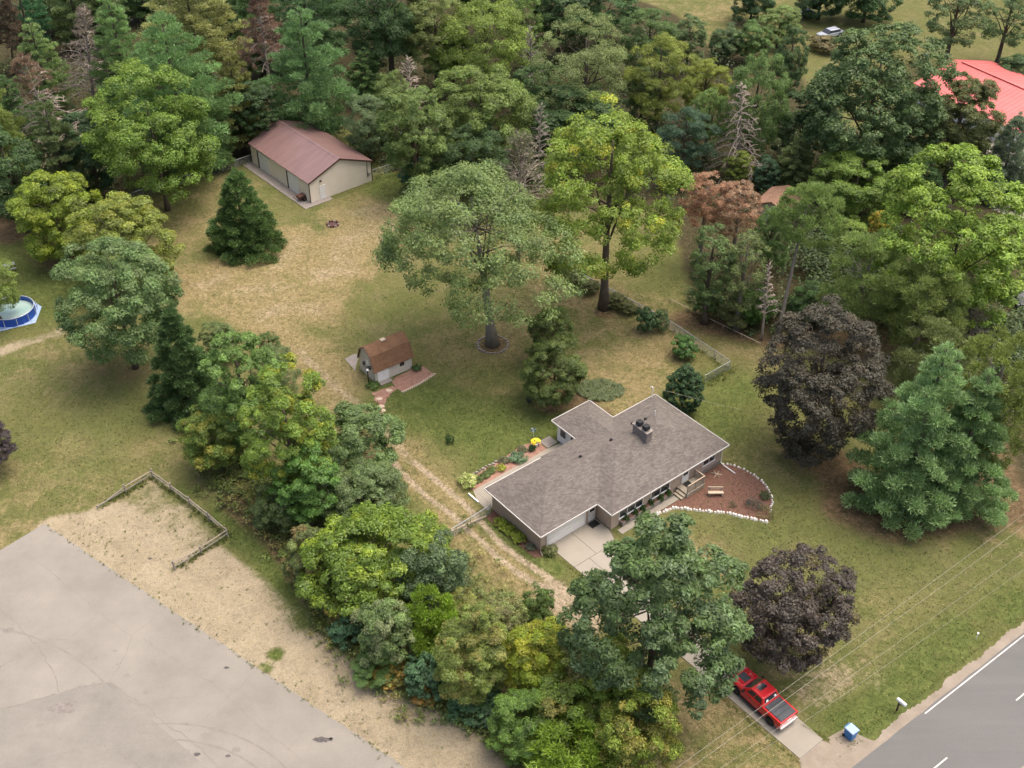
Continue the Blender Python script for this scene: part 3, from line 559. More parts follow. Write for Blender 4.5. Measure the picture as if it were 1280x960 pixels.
MB().box(.2, 1.75, -.75, -.06, 0, .12).build('ramp', M['old_concrete'], shed)
sheet('shed_apron', [G(420+x/8, 390+y/8)[:2] for x, y in ((88,470),(195,590),(195,560),(235,420),(180,420))], .02, M['old_concrete'])
patio = sheet('shed_bed', [G(420+x/8, 390+y/8)[:2] for x, y in ((560,700),(600,650),(790,560),(870,540),(990,630),(860,710),(670,800),(600,760))], .012, M['soil_brick'])
for i in range(16):
    t = i/15; x = 670+t*(985-670); y = 800-t*(800-625)+math.sin(t*3.1)*12; c = G(420+x/8, 390+y/8)
    MB().box(c[0]-.17, c[0]+.17, c[1]-.1, c[1]+.1, 0, .13, (.03,.03,.03,.03)).build('edging_stone', M['wood_pale'], patio)
path = sheet('shed_path', [G(420+x/8, 390+y/8)[:2] for x, y in ((400,800),(440,780),(570,740),(610,770),(520,840),(480,930),(470,1010),(420,1010),(440,930),(380,880))], .014, M['soil_brick'])
for i, (x, y) in enumerate(((450,815),(530,785),(500,845),(430,870),(465,900),(450,945),(395,820),(460,985))):
    c = G(420+x/8, 390+y/8); pts = [(c[0]+math.cos(a)*.42*rs.uniform(.8, 1.1), c[1]+math.sin(a)*.3*rs.uniform(.8, 1.1)) for a in np.arange(0, 6.2, .8)]
    MB().prism(pts, 0, .05).build('flagstone', M['wood_pale' if i % 2 else 'soil_brick'], path)
lamp = empty('lamp_post', (-15.83, 100.65, 0), 0, 'black twin-headed lamp post at the shed corner', 'lamp post')
MB().cyl((0, 0), .14, 0, .25, 10, .07).cyl((0, 0), .06, .25, 2.5, 10).build('post', M['black'], lamp)
MB().tube([(-.3, 0, 2.75), (-.3, 0, 2.45), (0, 0, 2.4), (.3, 0, 2.3), (.3, 0, 2.0)], .035, 6).build('arm', M['black'], lamp)
for x, z in ((-.3, 2.75), (.3, 2.1)): MB().cyl((x, 0), .13, z, z+.35, 8, .17).cyl((x, 0), .2, z+.351, z+.5, 8, .03).build('lantern', M['black'], lamp)
MB().cyl((.02, -.1), .16, 2.05, 2.2, 10, .1).build('hanging_basket', M['bulb_white'], lamp)
# ------------------------------------------------------------------ neighbour building, small far shed
ra, rb = np.array((72.36, 179.98)), np.array((79.13, 168.59)); rdv = (rb-ra)/np.linalg.norm(rb-ra); ang = math.atan2(rdv[1], rdv[0])
nb = empty('red_roof_workshop', (ra[0], ra[1], 0), ang, 'white workshop under a long coral red metal roof', 'building')
NL, NW_, NE_, NR = 20.5, 8.6, 3.0, 5.0                      # local x along the ridge, ridge at y=0
m = MB(); m.v = [(x, y, z) for x in (0, NL) for y, z in ((-NW_,0),(NW_,0),(NW_,NE_),(0,NR-.08),(-NW_,NE_))]
m.f = [(4,3,2,1,0),(5,6,7,8,9)]+[(i, (i+1) % 5, 5+(i+1) % 5, 5+i) for i in range(5)]; m.build('wall', M['white_paint'], nb)
for s in (-1, 1):
    m = MB(); y = s*(NW_+.4); zz = NE_-.4*(NR-NE_)/NW_
    m.v = [(-.4,0,NR),(NL+.4,0,NR),(NL+.4,y,zz),(-.4,y,zz),(-.4,0,NR+.1),(NL+.4,0,NR+.1),(NL+.4,y,zz+.1),(-.4,y,zz+.1)]
    m.f = [(0,1,2,3),(7,6,5,4),(0,4,5,1),(1,5,6,2),(2,6,7,3),(3,7,4,0)]
    for i in range(26): m.v += [(i*.8-.3+e, yy, z_) for e in (0,.05) for yy, z_ in ((0,NR+.09),(y,zz+.09),(y,zz+.13),(0,NR+.13))]; b0 = len(m.v)-8; m.f += [(b0,b0+1,b0+2,b0+3),(b0+7,b0+6,b0+5,b0+4),(b0+3,b0+2,b0+6,b0+7)]
    m.build('roof_slope', M['roof_coral'], nb)
MB().box(1, NL-1, -.25, .25, NR+.08, NR+.24).build('ridge_vent', M['roof_coral'], nb)
MB().box(NL+.005, NL+.06, -NW_+1, -NW_+4.2, .05, 2.8).build('roll_door', M['grey_vinyl'], nb)
sheet('workshop_yard', [G(*p)[:2] for p in ((1225,165),(1300,150),(1420,190),(1420,330),(1240,262),(1215,215))], .01, M['concrete'])
fs = empty('brown_roof_outbuilding', (36.2, 138.6, 0), math.radians(-35), 'tan-roofed outbuilding half hidden among trees behind the red-brown tree', 'shed')
m = MB().extr([(-2.2,0),(2.2,0),(2.2,2.2),(0,3.1),(-2.2,2.2)], -2.6, 2.6); m.build('wall', M['wood_pale'], fs)
for s in (-1, 1): MB().extr([(0,3.12),(s*2.5,2.1),(s*2.5,2.18),(0,3.2)], -2.9, 2.9).build('roof_slope', M['shingle_tan'], fs)
MB().box(-.5, .5, -2.65, -2.605, .02, 2.0).build('door', M['white_paint'], fs)

# ------------------------------------------------------------------ vehicles
def arch(cx, r, z0, n=7): return [(cx-r*math.cos(math.pi*i/n), z0+r*math.sin(math.pi*i/n)) for i in range(n+1)]
def wheel(par, x, y, r, wd=.26, s=1):
    o = empty('wheel', (x, y, r)); o.parent = par; sy = s*wd/2
    bm = MB(); bm.tube([(0, -wd/2, 0), (0, -wd/2+.05, 0), (0, wd/2-.05, 0), (0, wd/2, 0)], [r-.05, r, r, r-.05], 20)
    bm.build('tyre', M['rubber'], o, True); MB().tube([(0, sy-.005*s, 0), (0, sy+.012*s, 0)], r*.6, 14).build('rim', M['black' if par.get('dark_rims') else 'steel'], o)
def pickup(loc, rz, label, paint, cover, cat='pickup truck'):
    t = empty('pickup_truck', loc, rz, label, cat); t['dark_rims'] = 1
    X = 2.9
    prof = [(X-.03,.5),(X,.75),(X-.06,1.08),(X-.3,1.17),(1.35,1.24),(1.2,1.26),(-.95,1.28),(-X+.02,1.3),(-X,1.28),(-X,.62),(-X+.1,.55)]
    prof += arch(-1.85, .5, .5)[0:] + [(1.3,.42)][0:0] + [(-1.3,.42),(1.32,.42)] + arch(1.85, .5, .5)
    MB().extr(prof, -1.0, 1.0).build('body', paint, t, bevel=.06)
    MB().box(1.42, 2.72, -.62, .62, 1.2, 1.27, (.1,.12,.1,.1)).build('hood_bulge', paint, t, bevel=.02)
    MB().box(1.6, 2.45, -.36, .36, 1.272, 1.285).build('hood_decal', M['grey_vinyl'], t)
    cab = MB().box(-.98, 1.38, -.97, .97, 1.262, 1.93, (.28,.82,.19,.19)).build('cab', paint, t, bevel=.07)
    def lerp(f, a, b): return tuple(a[i]+(b[i]-a[i])*f for i in range(3))
    def pane(nm, q, off, mat='glass_dark'):
        q = [Vector(p) for p in q]; nn = (q[1]-q[0]).cross(q[3]-q[0]).normalized(); m = MB(); m.face([p+nn*off for p in q]); return m.build(nm, M[mat], t)
    a, b, c, d = (1.38,-.97,1.262),(1.38,.97,1.262),(.56,.78,1.93),(.56,-.78,1.93)
    def quad(a, b, c, d, u0, u1, v0, v1): return [lerp(v, lerp(u, a, b), lerp(u, d, c)) for u, v in ((u0,v0),(u1,v0),(u1,v1),(u0,v1))]
    pane('windscreen', quad(a, b, c, d, .07, .93, .1, .86), .012)
    ra_, rb_, rc_, rd_ = (-.98,.97,1.262),(-.98,-.97,1.262),(-.7,-.78,1.93),(-.7,.78,1.93)
    pane('rear_window', quad(ra_, rb_, rc_, rd_, .1, .9, .25, .85), .012)
    for i in (.2, .72): pane('rear_sticker', quad(ra_, rb_, rc_, rd_, i, i+.12, .3, .6), .02, 'bulb_white')
    for s in (-1, 1):
        q = [(-.98,-.97,1.262),(1.38,-.97,1.262),(.56,-.78,1.93),(-.7,-.78,1.93)]
        for u0, u1 in ((.1,.46),(.5,.84)):
            pq = quad(*q, u0, u1, .18, .82); pq = [(p[0], p[1]*(1 if s < 0 else -1), p[2]) for p in pq]
            if s > 0: pq = pq[::-1]
            pane('side_window', pq, .012)
        for x0, x1 in ((-.9,.2),(.24,1.3)):
            dr = MB().box(x0, x1, s*1.003-.008, s*1.003+.008, .52, 1.2).build('door', paint, t); MB().box(x0+.06, x0+.24, s*1.02-.012, s*1.02+.012, 1.05, 1.09).build('handle', M['black'], dr)
        MB().box(1.0, 1.18, s*1.1-.12, s*1.1+.12, 1.25, 1.45, (.03,.03,.02,.02)).build('mirror', M['black'], t)
        MB().box(X-.1, X+.012, s*.78-.16, s*.78+.16, .86, 1.06).build('headlight', M['headlamp'], t); MB().box(-X-.012, -X+.05, s*.9-.09, s*.9+.09, .85, 1.22).build('taillight', M['tail_red'], t)
        MB().box(-.95, 1.3, s*1.03-.06, s*1.03+.06, .36, .44).build('running_board', M['black'], t)
        for x in (1.85, -1.85): wheel(t, x, s*.88, .43, .29, s)
    MB().box(-.05, .42, -.4, .4, 1.932, 1.944).build('sunroof', M['glass_dark'], t)
    bc = MB().box(-2.82, -1.02, -.86, .86, 1.3, 1.36, (.03,.03,.03,.03)).build('bed_cover', cover, t)
    for i in range(3): MB().box(-2.3+i*.45, -2.26+i*.45, -.83, .83, 1.361, 1.367).build('cover_seam', M['black'], bc)
    MB().box(X-.02, X+.025, -.55, .55, .72, 1.05).build('grille', M['black'], t); MB().box(X-.05, X+.12, -.95, .95, .42, .68, (.02,.04,.05,.05)).build('front_bumper', M['steel'], t)
    MB().box(-X-.14, -X+.02, -.95, .95, .5, .7).build('rear_bumper', M['steel'], t); MB().box(-X-.02, -X-.003, -.25, .25, .95, 1.1).build('tailgate_badge', M['bulb_white'], t)
    return t
tf, tr_ = np.array((18.34, 59.19)), np.array((20.63, 56.08)); tc_ = (tf+tr_)/2+hb*.95
fwd = (tf-tr_)/np.linalg.norm(tf-tr_)
pickup((tc_[0], tc_[1], .055), math.atan2(fwd[1], fwd[0]), 'bright red crew-cab pickup with dark bed cover parked on the drive', M['red_paint'], M['grey_vinyl'])
def car(name, loc, rz, label, col, cat='car', L=4.6, van=False):
    t = empty(name, loc, rz, label, cat); X = L/2; hgt = 1.9 if van else 1.45
    prof = [(X,.4),(X,.7),(X-.1,.82),(X-1.1,.95),(-X+.6,.98),(-X,.9),(-X,.35)]+arch(-X+.9, .38, .35)+[(0,.28)]+arch(X-.9, .38, .35)
    MB().extr(prof, -.87, .87).build('body', col, t, bevel=.06)
    f0, f1 = (.3, .75) if van else (.55, .8)
    cb = MB().box(-X+(.1 if van else .5), X-1.15, -.84, .84, .93, hgt, (f0, f1, .15, .15)); cb.build('cabin', M['glass_dark'], t, bevel=.04)
    MB().box(-X+(.1 if van else .5)+f0-.02, X-1.15-f1+.02, -.71, .71, hgt+.001, hgt+.05, (.06,.06,.06,.06)).build('roof', col, t)
    for s in (-1, 1):
        MB().box(X-.12, X+.01, s*.62-.15, s*.62+.15, .6, .74).build('headlight', M['headlamp'], t); MB().box(-X-.01, -X+.06, s*.65-.13, s*.65+.13, .65, .82).build('taillight', M['tail_red'], t)
        for x in (X-.9, -X+.9): wheel(t, x, s*.77, .33, .22, s)
    MB().box(X-.03, X+.05, -.8, .8, .33, .52).build('front_bumper', M['black'], t); MB().box(-X-.05, -X+.03, -.8, .8, .36, .55).build('rear_bumper', M['black'], t)
    return t
M['car_white'] = surf('car_white', (.6,.62,.66), (.66,.68,.71), 1, .3, .5, coat=.4); M['car_black'] = surf('car_black', (.012,.013,.015), None, rough=.25, spec=.5)
M['car_silver'] = surf('car_silver', (.4,.44,.5), (.46,.5,.55), 1, .35, .5, metal=.3)
p = G(1037, 46); car('parked_car', p, math.radians(207), 'pale silver car parked on far grass beside a brown hedge', M['car_silver'], L=5.0)
p = G(1006, 21); car('parked_car', p, math.radians(190), 'small black car parked by dark trees at the far field', M['car_black'], L=3.8)
p = G(1266, 214); car('parked_car', p, math.radians(215), 'white car parked in the workshop yard by the blue-grey spruce', M['car_white'])
p = G(1272, 234); car('parked_car', p, math.radians(215), 'black car in the workshop yard, nearest the yellow-green maple', M['car_black'])
p = G(1278, 376); car('parked_car', p, math.radians(250), 'dark blue-black car behind trees at the right frame edge', M['car_black'])

# ------------------------------------------------------------------ bin, mailbox, pool and garden things
b = empty('recycling_bin', G(1062, 921), RA, 'blue wheeled recycling bin on the verge by the road', 'bin')
MB().box(-.33, .33, -.36, .36, .05, 1.02, (-.05,-.05,-.05,-.05)).build('body', M['blue_plastic'], b, bevel=.03); MB().box(-.42, .42, -.46, .44, 1.022, 1.1, (.05,.05,.05,.05)).build('lid', M['tarp_blue'], b, bevel=.02)
MB().tube([(-.3, .5, 1.02), (.3, .5, 1.02)], .03, 6).build('handle', M['blue_plastic'], b)
for s in (-1, 1): MB().tube([(s*.3, .36, .13), (s*.38, .36, .13)], .13, 12).build('wheel', M['rubber'], b)
mb = empty('mailbox', G(1121, 888), RA, 'white mailbox on a dark wooden post by the road', 'mailbox')
MB().box(-.06, .06, -.06, .06, 0, 1.15).build('post', M['dark_trim'], mb); MB().tube([(0, .05, .7), (0, -.4, 1.1)], .04, 6).build('brace', M['dark_trim'], mb)
MB().extr([(-.13,1.16),(.13,1.16),(.13,1.3),(.09,1.39),(0,1.42),(-.09,1.39),(-.13,1.3)], -.6, .25).build('box', M['bulb_white'], mb); MB().box(.135, .15, -.2, -.17, 1.25, 1.5).build('flag', M['tail_red'], mb)
mk = MB().cyl((0, 0), .03, 0, .7, 6).cyl((0, 0), .09, .7, .82, 8).build('marker_stake', M['bulb_white']); mk.location = G(1220, 799); tag(mk, 'little white marker stake standing in the verge', 'marker')
pc = G(17, 394); pool = empty('swimming_pool', pc, 0, 'round blue above-ground frame pool on pale tarp', 'pool')
m = MB(); N = 32
for r_, z_, fl in ((2.62, 1.08, 0), (2.5, 1.06, 1)):
    for i in range(N):
        a0, a1 = i*2*math.pi/N, (i+1)*2*math.pi/N; q = [(r_*math.cos(a0), r_*math.sin(a0), .02), (r_*math.cos(a1), r_*math.sin(a1), .02), (r_*math.cos(a1), r_*math.sin(a1), z_), (r_*math.cos(a0), r_*math.sin(a0), z_)]
        m.face(q if not fl else q[::-1])
m.build('wall', M['pool_blue'], pool)
MB().tube([(2.57*math.cos(i*2*math.pi/N), 2.57*math.sin(i*2*math.pi/N), 1.09) for i in range(N+1)], .065, 8).build('top_rail', M['car_silver'], pool)
M['pool_water'] = surf('pool_water', (.22,.36,.34), (.33,.42,.36), .5, .08, .5, .01, 3); MB().face([(2.5*math.cos(i*2*math.pi/N), 2.5*math.sin(i*2*math.pi/N), .5) for i in range(N)]).build('water', M['pool_water'], pool)
for i in range(12):
    a = i*math.pi/6; x, y = 2.72*math.cos(a), 2.72*math.sin(a); MB().tube([(x*1.04, y*1.04, .02), (x*1.01, y*1.01, 1.02)], .045, 6).build('leg', M['car_silver'], pool)
g2 = MB(); 
tp = [(-2.9,-2.7),(2.0,-2.9),(3.3,.2),(2.5,2.5),(-2.8,2.8)]; g2.prism([(pc[0]+a*math.cos(.5)-b_*math.sin(.5), pc[1]+a*math.sin(.5)+b_*math.cos(.5)) for a, b_ in tp], .004, .02)
tag(g2.build('ground_tarp', M['tarp_blue']), 'pale blue tarp spread on grass under the round pool', 'tarp')
pt = empty('picnic_table', G(12, 337), .5, 'small weathered grey picnic table on grass beyond the pool', 'table')
for i in range(4): MB().box(-.8, .8, -.36+i*.18, -.2+i*.18, .72, .76).build('table_board', M['steel'], pt)
for s in (-1, 1):
    MB().box(-.8, .8, s*.72-.12, s*.72+.12, .42, .46).build('seat_board', M['steel'], pt)
    MB().tube([(s*.55, -.6, 0), (s*.55, -.2, .72)], .04, 5).tube([(s*.55, .6, 0), (s*.55, .2, .72)], .04, 5).tube([(s*.55, -.78, .4), (s*.55, .78, .4)], .04, 5).build('leg_frame', M['wood_grey'], pt)
bd = MB().box(-.9, .9, -.05, .05, 0, .5).build('board_panel', M['wood_pale']); bd.location = G(98, 418); bd.rotation_euler = (.3, 0, -1.0); tag(bd, 'weathered pale board lying against the grey-green tree', 'board')
# mulch bed with ring of white stones
ring = [(800,655),(812,649),(828,640),(842,635),(856,636),(872,638),(888,640),(902,641),(915,643),(926,646),(936,648),(948,650),(957,653)]
ring2 = [(962,640),(966,628),(962,614),(953,602),(944,595),(932,588),(918,582),(905,580)]
bed = sheet('mulch_bed', [G(*p)[:2] for p in ring+[(964,650)]+ring2]+[H2(22.4,-1.6), H2(18.8,-1.6), H2(18.75,-3.05), H2(15.9,-2.95), H2(15.6,-2.7), H2(10.3,-2.68)], .016, M['mulch'])
def stones(px, n, mat, r0=.15):
    P_ = [np.array(G(*p)[:2]) for p in px]; seg = [np.linalg.norm(b-a) for a, b in zip(P_[:-1], P_[1:])]; tot = sum(seg)
    for i in range(n):
        s = tot*i/(n-1); k = 0
        while k < len(seg)-1 and s > seg[k]: s -= seg[k]; k += 1
        c = P_[k]+(P_[k+1]-P_[k])*min(1, s/seg[k])+np.array([rs.uniform(-.06, .06), rs.uniform(-.06, .06)]); r = r0*rs.uniform(.7, 1.25); m = MB()
        kk = 7; m.v = [(c[0]+math.cos(a*6.283/kk)*r*rs.uniform(.8, 1.15), c[1]+math.sin(a*6.283/kk)*r*rs.uniform(.8, 1.15), 0) for a in range(kk)]
        m.v += [(c[0]+(x-c[0])*.65, c[1]+(y-c[1])*.65, r*rs.uniform(.8, 1.3)) for x, y, z in m.v]; m.f = [tuple(range(kk, 2*kk))]+[(a, (a+1) % kk, kk+(a+1) % kk, kk+a) for a in range(kk)]
        m.build('edging_stone', M[mat], bed)
stones(ring, 46, 'stone_white', .17); stones(ring2[::-1], 26, 'stone_white', .13)
bn = empty('plank_bench', H2(18.7, -4.5), HT-math.radians(39), 'pale plank bench standing in the red mulch bed', 'bench')
MB().box(-.75, .75, -.2, .18, .4, .47).build('seat', M['wood_pale'], bn); MB().box(-.75, .75, .26, .33, .62, .9).build('backrest', M['wood_pale'], bn)
for x in (-.6, .6): MB().box(x-.05, x+.05, -.18, .14, 0, .398).build('leg', M['wood_grey'], bn); MB().box(x-.04, x+.04, .2, .255, 0, .9).build('back_post', M['wood_grey'], bn)
for i in range(7):
    a = i*.9; 
tw = empty('wood_frame', H2(21.0, -2.5), HT, 'low crossed wooden frame lying on mulch near house corner', 'frame')
for i, a in enumerate((.3, -1.0, 1.3, 2.2)):
    MB().tube([(-.55*math.cos(a), -.55*math.sin(a), .06+.04*i), (.55*math.cos(a), .55*math.sin(a), .06+.04*i)], .035, 5).build('stick', M['wood_pale'], tw)
gb = sheet('garden_bed', [H2(*p) for p in ((.6,11.02),(10.35,11.22),(10.4,12.7),(8.6,13.3),(6.5,13.0),(4.2,13.0),(2.0,12.6),(.5,12.4))], .016, M['soil_brick'])
for i in range(24):
    t = i/23; c = H2(.4+t*9.6, 12.6+.35*math.sin(t*5)+rs.uniform(-.1, .1)); r = rs.uniform(.12, .2)
    MB().box(c[0]-r, c[0]+r, c[1]-r*.8, c[1]+r*.8, 0, .16, (.04,.04,.04,.04)).build('edging_stone', M['old_concrete'], gb)
sideb = sheet('side_bed', [H2(*p) for p in ((-.75,7.2),(.49,7.6),(.49,.5),(.1,-.15),(-.5,.3))], .016, M['mulch'])
wm = empty('garden_windmill', H2(10.45, 13.5), 0, 'little blue and white garden windmill at edge of lawn', 'ornament')
MB().cyl((0, 0), .03, 0, 1.1, 6).build('pole', M['bulb_white'], wm)
for i in range(6):
    a = i*1.047; MB().face([(0, -.05, 1.1), (.32*math.cos(a), -.05, 1.1+.32*math.sin(a)), (.32*math.cos(a+.6), -.1, 1.1+.32*math.sin(a+.6))]).build('blade', M['blue_plastic' if i % 2 else 'bulb_white'], wm)
fl = empty('flower_pot', H2(9.75, 12.3), 0, 'pot of bright yellow flowers in the back garden bed', 'potted plant'); MB().cyl((0, 0), .2, 0, .4, 12, .28).build('pot', M['bulb_white'], fl)
m = MB()
for i in range(90):
    a, r, z = rs.uniform(0, 6.28), .5*math.sqrt(rs.random()), 0; z = .55+.3*(1-(r/.5)**2)+rs.uniform(-.05, .05); x, y = r*math.cos(a), r*math.sin(a); s = .07
    m.face([(x-s, y-s, z), (x+s, y-s, z+rs.uniform(-.03, .05)), (x+s, y+s, z), (x-s, y+s, z+rs.uniform(-.03, .05))])
m.tube([(0, 0, .38), (0, 0, .8)], .1, 6); m.build('blooms', M['yellow'], fl)
gr = empty('kettle_grill', G(662, 507), 0, 'dark kettle grill beside the trimmed pear tree', 'grill')
MB().tube([(0, 0, .55), (0, 0, .65), (0, 0, .85), (0, 0, 1.02), (0, 0, 1.1)], [.15, .32, .36, .25, .06], 14).build('bowl', M['black'], gr)
for i in range(3): a = i*2.09; MB().tube([(.15*math.cos(a), .15*math.sin(a), .6), (.36*math.cos(a), .36*math.sin(a), 0)], .02, 5).build('leg', M['black'], gr)
tr2 = empty('tree_ring', G(616, 431), 0, 'ring of pale edging stones round the grey-green shade tree', 'stone ring')
for i in range(26):
    a = i*6.283/26; x, y = 1.75*math.cos(a), 1.75*math.sin(a); MB().box(x-.16, x+.16, y-.13, y+.13, 0, .12+.04*(i % 3), (.03,.03,.03,.03)).build('edging_stone', M['old_concrete'], tr2)
wb = empty('brush_pile', G(716, 352), 0, 'small grey pile of sticks beside the back fence', 'sticks')
for i in range(14):
    a = rs.uniform(0, 3.1); z = .05+i*.045; MB().tube([(-math.cos(a)*rs.uniform(.5, 1), -math.sin(a)*.7, z), (math.cos(a)*rs.uniform(.5, 1), math.sin(a)*.7, z+rs.uniform(0, .25))], .035, 5).build('stick', M['bark_grey'], wb)

# ------------------------------------------------------------------ fences and wires
rf = empty('rail_fence', G(191, 594), 0, 'weathered split-rail fence round a sandy plot by the car park', 'fence')
o_ = Vector(G(191, 594))
def W(x, y, z=0): return Vector(G(x, y))+Vector((0, 0, z))-o_
posts = [(122,636),(158,616),(191,597),(214,614),(238,632),(262,651),(285,671),(252,693),(219,712)]
for i, p in enumerate(posts):
    hgt = .45 if i == 0 else 1.15; lean = rs.uniform(-.1, .1); c = W(*p); MB().tube([c-Vector((0, 0, .1)), c+Vector((lean, rs.uniform(-.08, .08), hgt))], [.095, .08], 7).build('post', M['wood_grey'], rf)
for i, (a, b) in enumerate(zip(posts[:-1], posts[1:])):
    for z in (.45, .9):
        za = .12 if i == 0 and z > .5 else (.3 if i == 0 else z); c1, c2 = W(*a, za), W(*b, z)
        MB().tube([c1+Vector((rs.uniform(-.05, .05), 0, rs.uniform(-.06, .06))), (c1+c2)/2+Vector((0, 0, -.03)), c2+Vector((0, 0, rs.uniform(-.06, .06)))], [.05, .062, .05], 6).build('rail', M['wood_grey'] if z < .5 or i == 0 else M['bark_dead'], rf)
def chain_fence(label, pts, h=1.2, step=2.6, world=False):
    P_ = [Vector((*(p if world else G(*p)[:2]), 0)) for p in pts]; o = P_[0]; r = empty('chain_link_fence', o, 0, label, 'fence')
    for i, (a, b) in enumerate(zip(P_[:-1], P_[1:])):
        a, b = a-o, b-o; L = (b-a).length; n = max(1, round(L/step)); d = (b-a)/L; mesh = MB()
        for k in range(n+(i == len(P_)-2)): c = a+(b-a)*k/n; MB().cyl((c.x, c.y), .035, 0, h+.05, 6).build('post', M['chain'], r)
        MB().tube([a+Vector((0, 0, h)), b+Vector((0, 0, h))], .038, 6).build('top_rail', M['steel'], r)
        s = -h
        while s < L:                                   # crossing wires
            for sg in (0, 1):
                q0, q1 = s, s+h; z0, z1 = (0.04, h) if sg == 0 else (h, .04)
                c0_, c1_ = max(q0, 0), min(q1, L); f0, f1 = (c0_-q0)/h, (c1_-q0)/h
                if c1_ > c0_: mesh.tube([a+d*c0_+Vector((0, 0, z0+(z1-z0)*f0)), a+d*c1_+Vector((0, 0, z0+(z1-z0)*f1))], .005, 3)
            s += .13
        mesh.build('wire_mesh', M['chain'], r)
    return r
chain_fence('chain-link fence with pale rail running left of the barn', [(135,262),(180,246),(230,230),(280,215),(317,202)])
chain_fence('short chain-link fence from the barn to the woods', [(465,222),(497,212)])
chain_fence('chain-link fence around the back yard, meeting at a corner', [(700,338),(760,370),(836,411),(912,462),(880,480)])
chain_fence('low chain-link gate across the dirt track beside the house', [H2(-5.0,7.1), H2(-2.6,7.2), H2(-.1,7.35)], 1.2, 2.4, True)
def post_box(nm, a, b, z, r, mat, label, cat):
    a, b = Vector(G(*a)), Vector(G(*b)); m = MB(); m.tube([a*0+Vector((0, 0, z)), (b-a)/2+Vector((0, 0, z-.04)), b-a+Vector((0, 0, z))], r, 6); o = empty(nm, a, 0, label, cat); m.build('rail', mat, o)
    for k in range(6): c = (b-a)*k/5; MB().cyl((c.x, c.y), .05, 0, z, 6).build('post', mat, o)
post_box('low_rail', (838,378), (950,433), .45, .045, M['wood_pale'], 'long low pale rail along the woods beyond the back yard', 'rail')
tm = MB().tube([Vector((0, 0, .09)), Vector(G(537,676))-Vector(G(608,646))+Vector((0, 0, .09))], .09, 6).build('timber_sill', M['wood_pale']); tm.location = G(608, 646); tag(tm, 'pale timber lying across the track under the wire gate', 'timber')
# overhead wires (poles stand beyond the frame)
def catenary(a, b, sag, r, n=24): return [Vector(a)+(Vector(b)-Vector(a))*(i/n)-Vector((0, 0, 4*sag*(i/n)*(1-i/n))) for i in range(n+1)]
pole_l, pole_r = [], []
def wire(p1, p2, z, label, r=.014):
    a, b = np.array(G(*p1, z)), np.array(G(*p2, z)); d = b-a; A_, B_ = a-d*.5, b+d*.55; pts = catenary(A_, B_, .5, r); pts = [p+Vector((0, 0, .42)) for p in pts]
    o = MB().tube([p-pts[0] for p in pts], r, 5).build('power_line', M['wire']); o.location = pts[0]; tag(o, label, 'power line'); pole_l.append(pts[0]); pole_r.append(pts[-1])
wire((849,958), (1280,643), 9.4, 'uppermost of the four overhead wires above the red pickup', .010); wire((866,958), (1280,658), 9.4, 'second overhead wire, just below the uppermost one', .010)
wire((905,958), (1280,690), 8.2, 'third overhead wire crossing the lawn beyond the mailbox', .008); wire((924,958), (1280,712), 8.2, 'lowest overhead wire, nearest the road', .007)
for P_, nm in ((pole_l, 'utility pole off to the left of the road'), (pole_r, 'utility pole off to the right of the road')):
    c = sum(P_, Vector())/4; o = empty('utility_pole', (c.x, c.y, 0), RA, nm, 'pole'); MB().cyl((0, 0), .16, -.3, 10.6, 10, .11).build('post', M['bark'], o); MB().box(-.06, .06, -2.2, 2.2, 9.35, 9.5).build('crossarm', M['bark'], o); MB().box(-.06, .06, -2.2, 2.2, 8.1, 8.25).build('crossarm', M['bark'], o)
ms = Vector((*H2(22.2, 8.45), 4.0)); we = Vector(G(1233, 570, 6.2)); we2 = Vector(G(1290, 591, 6.6)); dd_ = (we2-we)
line = [ms+(we-ms)*t-Vector((0, 0, 4*.7*t*(1-t))) for t in np.arange(0, 1.001, .05)]+[we+dd_*t for t in (.5, 1, 4)]
o = MB().tube([p-ms for p in line], .010, 5).build('service_wire', M['wire']); o.location = ms; tag(o, 'thin service wire from the house mast towards the right edge', 'power line')

